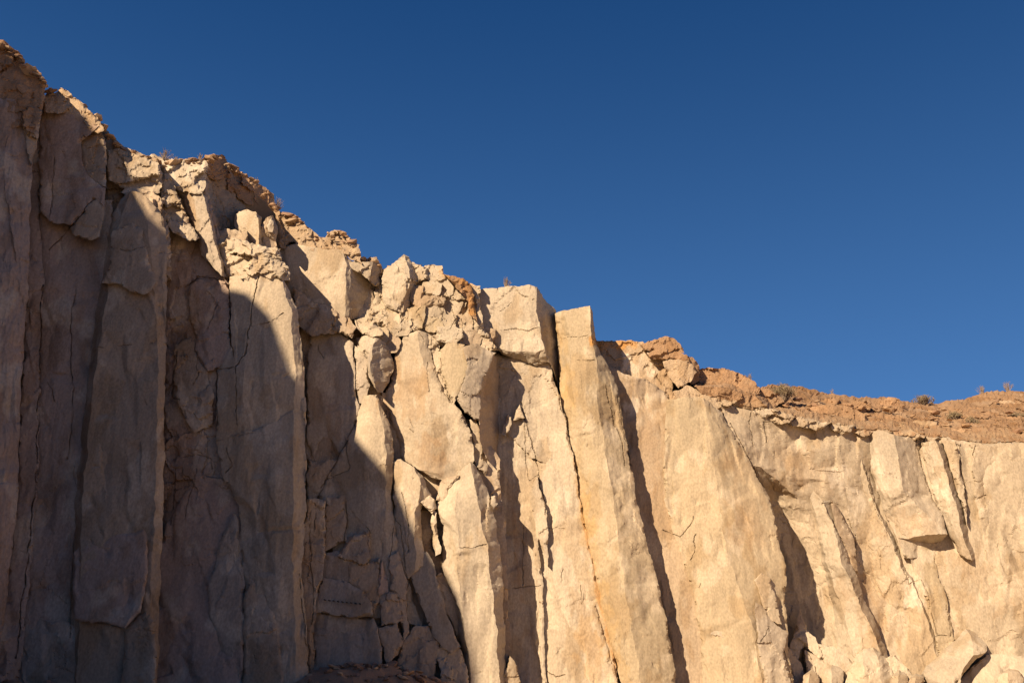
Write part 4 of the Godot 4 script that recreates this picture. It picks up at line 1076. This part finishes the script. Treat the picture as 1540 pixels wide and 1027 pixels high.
	var crest := [[-20, 50, 33.5], [0, 60, 33.5], [18, 73, 33.6], [32, 86, 33.8], [37, 98, 33.9], [56, 106, 34.2], [66, 122, 34.4], [80, 138, 38.4], [98, 138, 38.6], [112, 150, 38.8], [130, 164, 39], [146, 178, 39.4], [160, 200, 40.5], [186, 222, 40.8], [210, 232, 41], [232, 238, 42.2], [262, 241, 42.6], [298, 239, 42.8], [318, 233, 44.2], [334, 233, 45.5], [345, 248, 48], [376, 266, 49.2], [396, 281, 50], [408, 292, 50.2], [416, 318, 50], [436, 321, 49.6], [458, 336, 49.2], [476, 352, 48.8], [496, 349, 48.4], [512, 346, 48.4], [530, 360, 48.4], [542, 376, 48.4], [548, 392, 49.6], [566, 391, 49.8], [578, 405, 50.4], [590, 398, 50.2],
		[624, 398, 50.4], [642, 404, 50.4], [660, 409, 50.4], [684, 417, 50.4], [704, 425, 50.4]]
	for k in crest.size() - 1:
		var a = crest[k]
		var b = crest[k + 1]
		var len2: float = Vector2(a[0], a[1]).distance_to(Vector2(b[0], b[1]))
		var cnt := int(len2 / 4.2) + 1
		for j in cnt:
			var t := rng.randf()
			var dn := absf(rng.randfn(0.0, 6.0))
			var r := rng.randf_range(0.08, 0.20) * (2.0 if rng.randf() < 0.12 else 1.0)
			bed(top, lerpf(a[0], b[0], t), lerpf(a[1], b[1], t) + dn + 0.5, lerpf(a[2], b[2], t) - 0.15 - rng.randf() * 0.25, r)
	for k in 150:
		var x := rng.randf_range(1060, 1560)
		var f := rng.randf()
		var ytop := lerpf(576, 590, clampf((x - 1150) / 250.0, 0, 1)) + (20.0 if x > 1230 and x < 1450 else 8.0)
		var ybot := lerpf(600, 668, clampf((x - 1080) / 360.0, 0, 1))
		var y := lerpf(ytop, ybot, f)
		var dd := lerpf(lerpf(62.0, 77.0, clampf((x - 1100) / 380.0, 0, 1)), lerpf(57.4, 60.2, clampf((x - 1060) / 240.0, 0, 1)), sqrt(f)) - 0.3
		bed(top, x, y, dd, rng.randf_range(0.06, 0.20) * (1.9 if rng.randf() < 0.12 else 1.0))

func make_stones():
	for v in 7:
		var lr := RandomNumberGenerator.new()
		lr.seed = 100 + v
		var g := 1.618
		var ps := [Vector3(-1, g, 0), Vector3(1, g, 0), Vector3(-1, -g, 0), Vector3(1, -g, 0), Vector3(0, -1, g), Vector3(0, 1, g), Vector3(0, -1, -g), Vector3(0, 1, -g), Vector3(g, 0, -1), Vector3(g, 0, 1), Vector3(-g, 0, -1), Vector3(-g, 0, 1)]
		for i in 12:
			var q: Vector3 = ps[i].normalized() * lr.randf_range(0.7, 1.15)
			q = q.clamp(Vector3(-0.8, -0.6, -0.75), Vector3(0.85, 0.55, 0.8)) * Vector3(1.15, 0.85, 1.0)
			ps[i] = q
		var fs := [[0, 11, 5], [0, 5, 1], [0, 1, 7], [0, 7, 10], [0, 10, 11], [1, 5, 9], [5, 11, 4], [11, 10, 2], [10, 7, 6], [7, 1, 8], [3, 9, 4], [3, 4, 2], [3, 2, 6], [3, 6, 8], [3, 8, 9], [4, 9, 5], [2, 4, 11], [6, 2, 10], [8, 6, 7], [9, 8, 1]]
		var st := SurfaceTool.new()
		st.begin(Mesh.PRIMITIVE_TRIANGLES)
		st.set_smooth_group(-1)
		for f in fs:
			for i in [0, 2, 1]:
				st.add_vertex(ps[f[i]])
		st.generate_normals()
		stone_meshes.append(st.commit())
	for k in 6:
		var m := StandardMaterial3D.new()
		var c: Vector3 = [Vector3(0.36, 0.22, 0.12), Vector3(0.42, 0.27, 0.15), Vector3(0.30, 0.18, 0.11), Vector3(0.46, 0.33, 0.21), Vector3(0.33, 0.21, 0.13), Vector3(0.25, 0.165, 0.12)][k]
		m.albedo_color = Color(c.x, c.y, c.z).linear_to_srgb()
		m.albedo_texture = mats["soil"].albedo_texture
		m.roughness = 0.95
		m.uv1_triplanar = true
		m.uv1_scale = Vector3(0.6, 0.6, 0.6)
		mats["stone%d" % k] = m

func stone(r: float, which: int) -> MeshInstance3D:
	var o := MeshInstance3D.new()
	o.mesh = stone_meshes[rng.randi() % stone_meshes.size()]
	o.material_override = mats["stone%d" % which]
	o.scale = Vector3(r * rng.randf_range(0.8, 1.5), r * rng.randf_range(0.4, 0.85), r * rng.randf_range(0.8, 1.3))
	o.rotation = Vector3(rng.randf_range(-0.5, 0.5), rng.randf() * TAU, rng.randf_range(-0.5, 0.5))
	return o

func bed(parent: Node, px: float, py: float, d: float, r: float):
	var o := stone(r, rng.randi() % 5)
	o.name = "stone"
	o.position = at(px, py, d)
	parent.add_child(o, true)

# ---------------------------------------------------------------- fallen blocks and rubble at the foot
func build_loose():
	var fb := pillar("fallen_block", "cream", 0.4, 0.15, [
		[1412, 984, 55.4, 1440, 958, 55.6, 1454, 946, 55.8, 1466, 950, 56.0], [1394, 1002, 54.8, 1424, 990, 54.4, 1462, 960, 54.4, 1484, 968, 54.9], [1384, 1014, 54.4, 1420, 1006, 53.7, 1466, 986, 53.3, 1488, 979, 54.0], [1402, 1034, 54.2, 1424, 1030, 53.3, 1450, 1006, 53.2, 1470, 990, 54.0], [1410, 1080, 54.0, 1420, 1080, 53.2, 1430, 1080, 53.1, 1438, 1028, 54.0]], {"parent": self, "bevel": 0.15, "thick": 2.0})
	tag(fb, "pale fallen block tilted on its corner at the foot of the right wall", "boulder", "fallen blocks under the right wall")
	var f2 := slab("fallen_slab", "cream", 0.5, 0.1, 54.6, 53.6, 2.2, [1430, 1080, 1442, 1024, 1466, 1000, 1486, 984, 1512, 984, 1545, 988, 1640, 1000, 1640, 1080], {"parent": self, "bevel": 0.15, "thick": 3.0})
	tag(f2, "broad pale slab lying flat right of the tilted fallen block", "boulder", "fallen blocks under the right wall")
	var f3 := pillar("fallen_block", "cream", 0.5, 0.2, [
		[1284, 990, 54.8, 1298, 978, 54.4, 1312, 974, 54.6, 1322, 980, 55.4], [1278, 1010, 54.4, 1300, 1002, 53.6, 1322, 996, 53.8, 1340, 998, 55.0], [1266, 1050, 54.0, 1296, 1045, 53.2, 1330, 1035, 53.6, 1356, 1024, 54.8], [1260, 1080, 54.0, 1292, 1080, 53.2, 1336, 1080, 53.6, 1368, 1080, 54.8]], {"parent": self, "bevel": 0.12, "thick": 2.0})
	tag(f3, "peaked pale block at the bottom edge below the tall shadow", "boulder", "fallen blocks under the right wall")
	var f4 := slab("fallen_slab", "pale", 0.6, 0.2, 54.6, 54.4, 1.2, [1330, 990, 1345, 985, 1366, 1004, 1384, 1026, 1392, 1080, 1360, 1080, 1344, 1020], {"parent": self, "bevel": 0.12, "thick": 1.5})
	tag(f4, "narrow leaning slab between the peaked block and the tilted block", "boulder", "fallen blocks under the right wall")
	var more := [[1236, 1000, 34, 30, 53.6, "squat pale block at the bottom edge left of the peaked block"], [1340, 1008, 26, 26, 53.0, "small pale block at the bottom edge right of the peaked block"], [1366, 1012, 24, 20, 52.8, "small pale block against the left corner of the tilted block"], [1206, 1008, 26, 24, 53.4, "small pale block at the bottom edge under the narrow spike"], [1500, 1006, 40, 24, 51.6, "low pale block lying on the broad slab at the right edge"]]
	for c in more:
		var x: float = c[0]
		var y: float = c[1]
		var w: float = c[2]
		var h: float = c[3]
		var d: float = c[4]
		var fo := pillar("fallen_block", "cream", 0.5, 0.2, [[x + w * 0.25, y + 4, d + 1.2, x + w * 0.5, y, d + 1.1, x + w * 0.8, y + 3, d + 1.2], [x + w * 0.08, y + h * 0.35, d + 0.7, x + w * 0.45, y + h * 0.28, d + 0.2, x + w * 0.96, y + h * 0.3, d + 0.7], [x, y + h * 0.8, d + 0.5, x + w * 0.42, y + h * 0.75, d, x + w, y + h * 0.7, d + 0.6], [x, 1080, d + 0.5, x + w * 0.45, 1080, d, x + w, 1080, d + 0.6]], {"parent": self, "thick": 1.2, "bevel": 0.08})
		tag(fo, c[5], "boulder", "fallen blocks under the right wall")
	# rubble heaps in the shade
	for h in [[20.0, 1046.0, 36.0, 4.2, 0.8, 95, "small dark stone in the rubble at the lower left corner", "stones of the lower left rubble"], [540.0, 1050.0, 43.4, 4.6, 1.35, 200, "small brown stone in the rubble below the drill-holed slab", "stones of the rubble below the drill holes"]]:
		var c := at(h[0], h[1], h[2])
		c.y = 0.0
		var st := SurfaceTool.new()
		st.begin(Mesh.PRIMITIVE_TRIANGLES)
		st.set_smooth_group(-1)
		var N := 40
		for i in N:
			for j in N:
				var cs := []
				for q in [[0, 0], [1, 0], [1, 1], [0, 1]]:
					cs.append(mound(c, h[3], h[4], (i + q[0]) / float(N) * 2.0 - 1.0, (j + q[1]) / float(N) * 2.0 - 1.0))
				quad(st, cs[0], cs[1], cs[2], cs[3])
		st.generate_normals()
		var mo := MeshInstance3D.new()
		mo.mesh = st.commit()
		mo.material_override = mats["stone4"]
		mo.name = numbered("rubble_ground")
		mo.set_meta("kind", "structure")
		add_child(mo)
		for k in int(h[5]):
			var u := rng.randf_range(-0.95, 0.95)
			var v := rng.randf_range(-0.35, 0.6)
			var p := mound(c, h[3], h[4], u, v)
			var r := rng.randf_range(0.08, 0.17) * (1.8 if rng.randf() < 0.15 else 1.0)
			var o := stone(r, [2, 4, 0, 3, 5][rng.randi() % 5])
			o.name = numbered("rubble_stone")
			o.position = p + Vector3(0, r * 0.25, 0)
			add_child(o)
			tag(o, h[6], "stone", h[7])

func mound(c: Vector3, r: float, h: float, u: float, v: float) -> Vector3:
	var k := clampf(1.0 - (u * u + v * v), 0.0, 1.0)
	var y := h * k + n_mid.get_noise_2d(u * 6.0 + c.x, v * 6.0) * 0.25 * k - 0.05
	return c + Vector3(u * r, y, v * r * 0.7)

# ---------------------------------------------------------------- dry shrubs on the crest
func twig(st: SurfaceTool, a: Vector3, b: Vector3, r0: float, r1: float):
	var d := (b - a).normalized()
	var s := d.cross(Vector3(0.3, 0.2, 0.9)).normalized()
	var t := d.cross(s)
	for k in 3:
		var a0 := k * TAU / 3.0
		var a1 := (k + 1) * TAU / 3.0
		var u := s * cos(a0) + t * sin(a0)
		var v := s * cos(a1) + t * sin(a1)
		quad(st, a + u * r0, b + u * r1, b + v * r1, a + v * r0)

func shrub(px: float, py: float, d: float, w: float, h: float, dense: int, green: float, label: String):
	var lr := RandomNumberGenerator.new()
	lr.seed = int(px * 13 + py)
	var root := Node3D.new()
	root.name = numbered("dry_shrub")
	add_child(root)
	root.position = at(px, py, d)
	tag(root, label, "shrub", "dry shrubs on the cliff top")
	var ts := SurfaceTool.new()
	ts.begin(Mesh.PRIMITIVE_TRIANGLES)
	var ls := SurfaceTool.new()
	ls.begin(Mesh.PRIMITIVE_TRIANGLES)
	for k in dense:
		var az := lr.randf() * TAU
		var out := lr.randf()
		var tip := Vector3(cos(az) * w * 0.5 * out, h * lr.randf_range(0.55, 1.0) * (1.0 - 0.35 * out * out), sin(az) * w * 0.5 * out)
		var foot := Vector3(cos(az), 0, sin(az)) * w * 0.06 + Vector3(0, -0.1, 0)
		var mid := foot.lerp(tip, 0.5) + Vector3(lr.randf_range(-1, 1), lr.randf_range(0, 1), lr.randf_range(-1, 1)) * w * 0.06
		twig(ts, foot, mid, 0.016, 0.012)
		twig(ts, mid, tip, 0.012, 0.006)
		for j in 4:
			var p := mid.lerp(tip, lr.randf_range(0.1, 1.0))
			var e := p + Vector3(lr.randf_range(-1, 1), lr.randf_range(-0.2, 1), lr.randf_range(-1, 1)).normalized() * w * 0.12
			twig(ts, p, e, 0.006, 0.003)
			for i in int(5 * green):
				var c := p.lerp(e, lr.randf()) + Vector3(lr.randf_range(-1, 1), lr.randf_range(-1, 1), lr.randf_range(-1, 1)) * 0.03
				var x := Vector3(lr.randf_range(-1, 1), lr.randf_range(-1, 1), lr.randf_range(-1, 1)).normalized() * 0.035
				var y := x.cross(Vector3(lr.randf_range(-1, 1), lr.randf_range(-1, 1), lr.randf_range(-1, 1))).normalized() * 0.018
				quad(ls, c - x, c + y, c + x, c - y)
	var parts := [[ts, "twigs", Color(0.30, 0.23, 0.17)], [ls, "foliage", Color(0.24, 0.185, 0.10)]]
	for q in parts:
		if q[1] == "foliage" and green <= 0.0:
			continue
		q[0].generate_normals()
		var o := MeshInstance3D.new()
		o.mesh = q[0].commit()
		var m := StandardMaterial3D.new()
		m.albedo_color = q[2].linear_to_srgb()
		m.roughness = 0.9
		o.material_override = m
		o.name = q[1]
		root.add_child(o)

func build_shrubs():
	shrub(247, 238, 43.0, 0.8, 0.55, 26, 0.0, "bare twiggy shrub on the pale crest, left of the small tuft above the white rock")
	shrub(300, 239, 43.2, 0.35, 0.4, 14, 0.0, "small bare tuft on the crest just left of the dark overhanging cap")
	shrub(264, 240, 43.2, 0.3, 0.22, 10, 0.0, "tiny bare tuft on the pale crest between the two taller shrubs")
	shrub(416, 316, 50.5, 0.7, 0.8, 26, 0.0, "bare shrub leaning from the notch where the dark cap drops to the lit rocks")
	shrub(385, 275, 50.3, 0.4, 0.35, 12, 0.0, "sparse grass tuft on top of the dark shaded cap")
	shrub(761, 431, 51.0, 0.6, 0.55, 24, 0.0, "bare shrub standing on the big square pale block")
	shrub(1127, 577, 59.5, 0.7, 0.7, 24, 0.0, "bare shrub behind the brown rocks right of the overhanging boulder")
	shrub(1178, 604, 60.0, 1.7, 1.0, 170, 1.0, "largest round olive bush on the brown bank at its left end")
	shrub(1390, 611, 75.0, 1.6, 0.75, 90, 1.0, "low olive bush on the skyline in the dip of the brown bank")
	shrub(1437, 634, 67.0, 1.1, 0.6, 70, 1.0, "small olive bush on the brown bank below the skyline dip")
	shrub(1464, 642, 65.5, 1.1, 0.6, 60, 0.7, "greyish bush on the brown bank, right of the small olive bush")
	shrub(1349, 646, 62.0, 0.9, 0.4, 50, 0.7, "low bush at the lip directly above the pale ribs")
	shrub(1530, 634, 68.0, 1.0, 0.6, 60, 0.7, "grey bush on the brown bank at the right edge of the picture")
	shrub(1478, 592, 78.0, 0.8, 0.6, 26, 0.0, "bare shrub on the right skyline, the left one of two")
	shrub(1517, 588, 78.5, 0.9, 0.75, 28, 0.0, "bare shrub on the right skyline, the right one of two")
	shrub(1253, 594, 72.5, 0.4, 0.45, 12, 0.0, "tiny bare tuft on the brown skyline above the middle of the right wall")
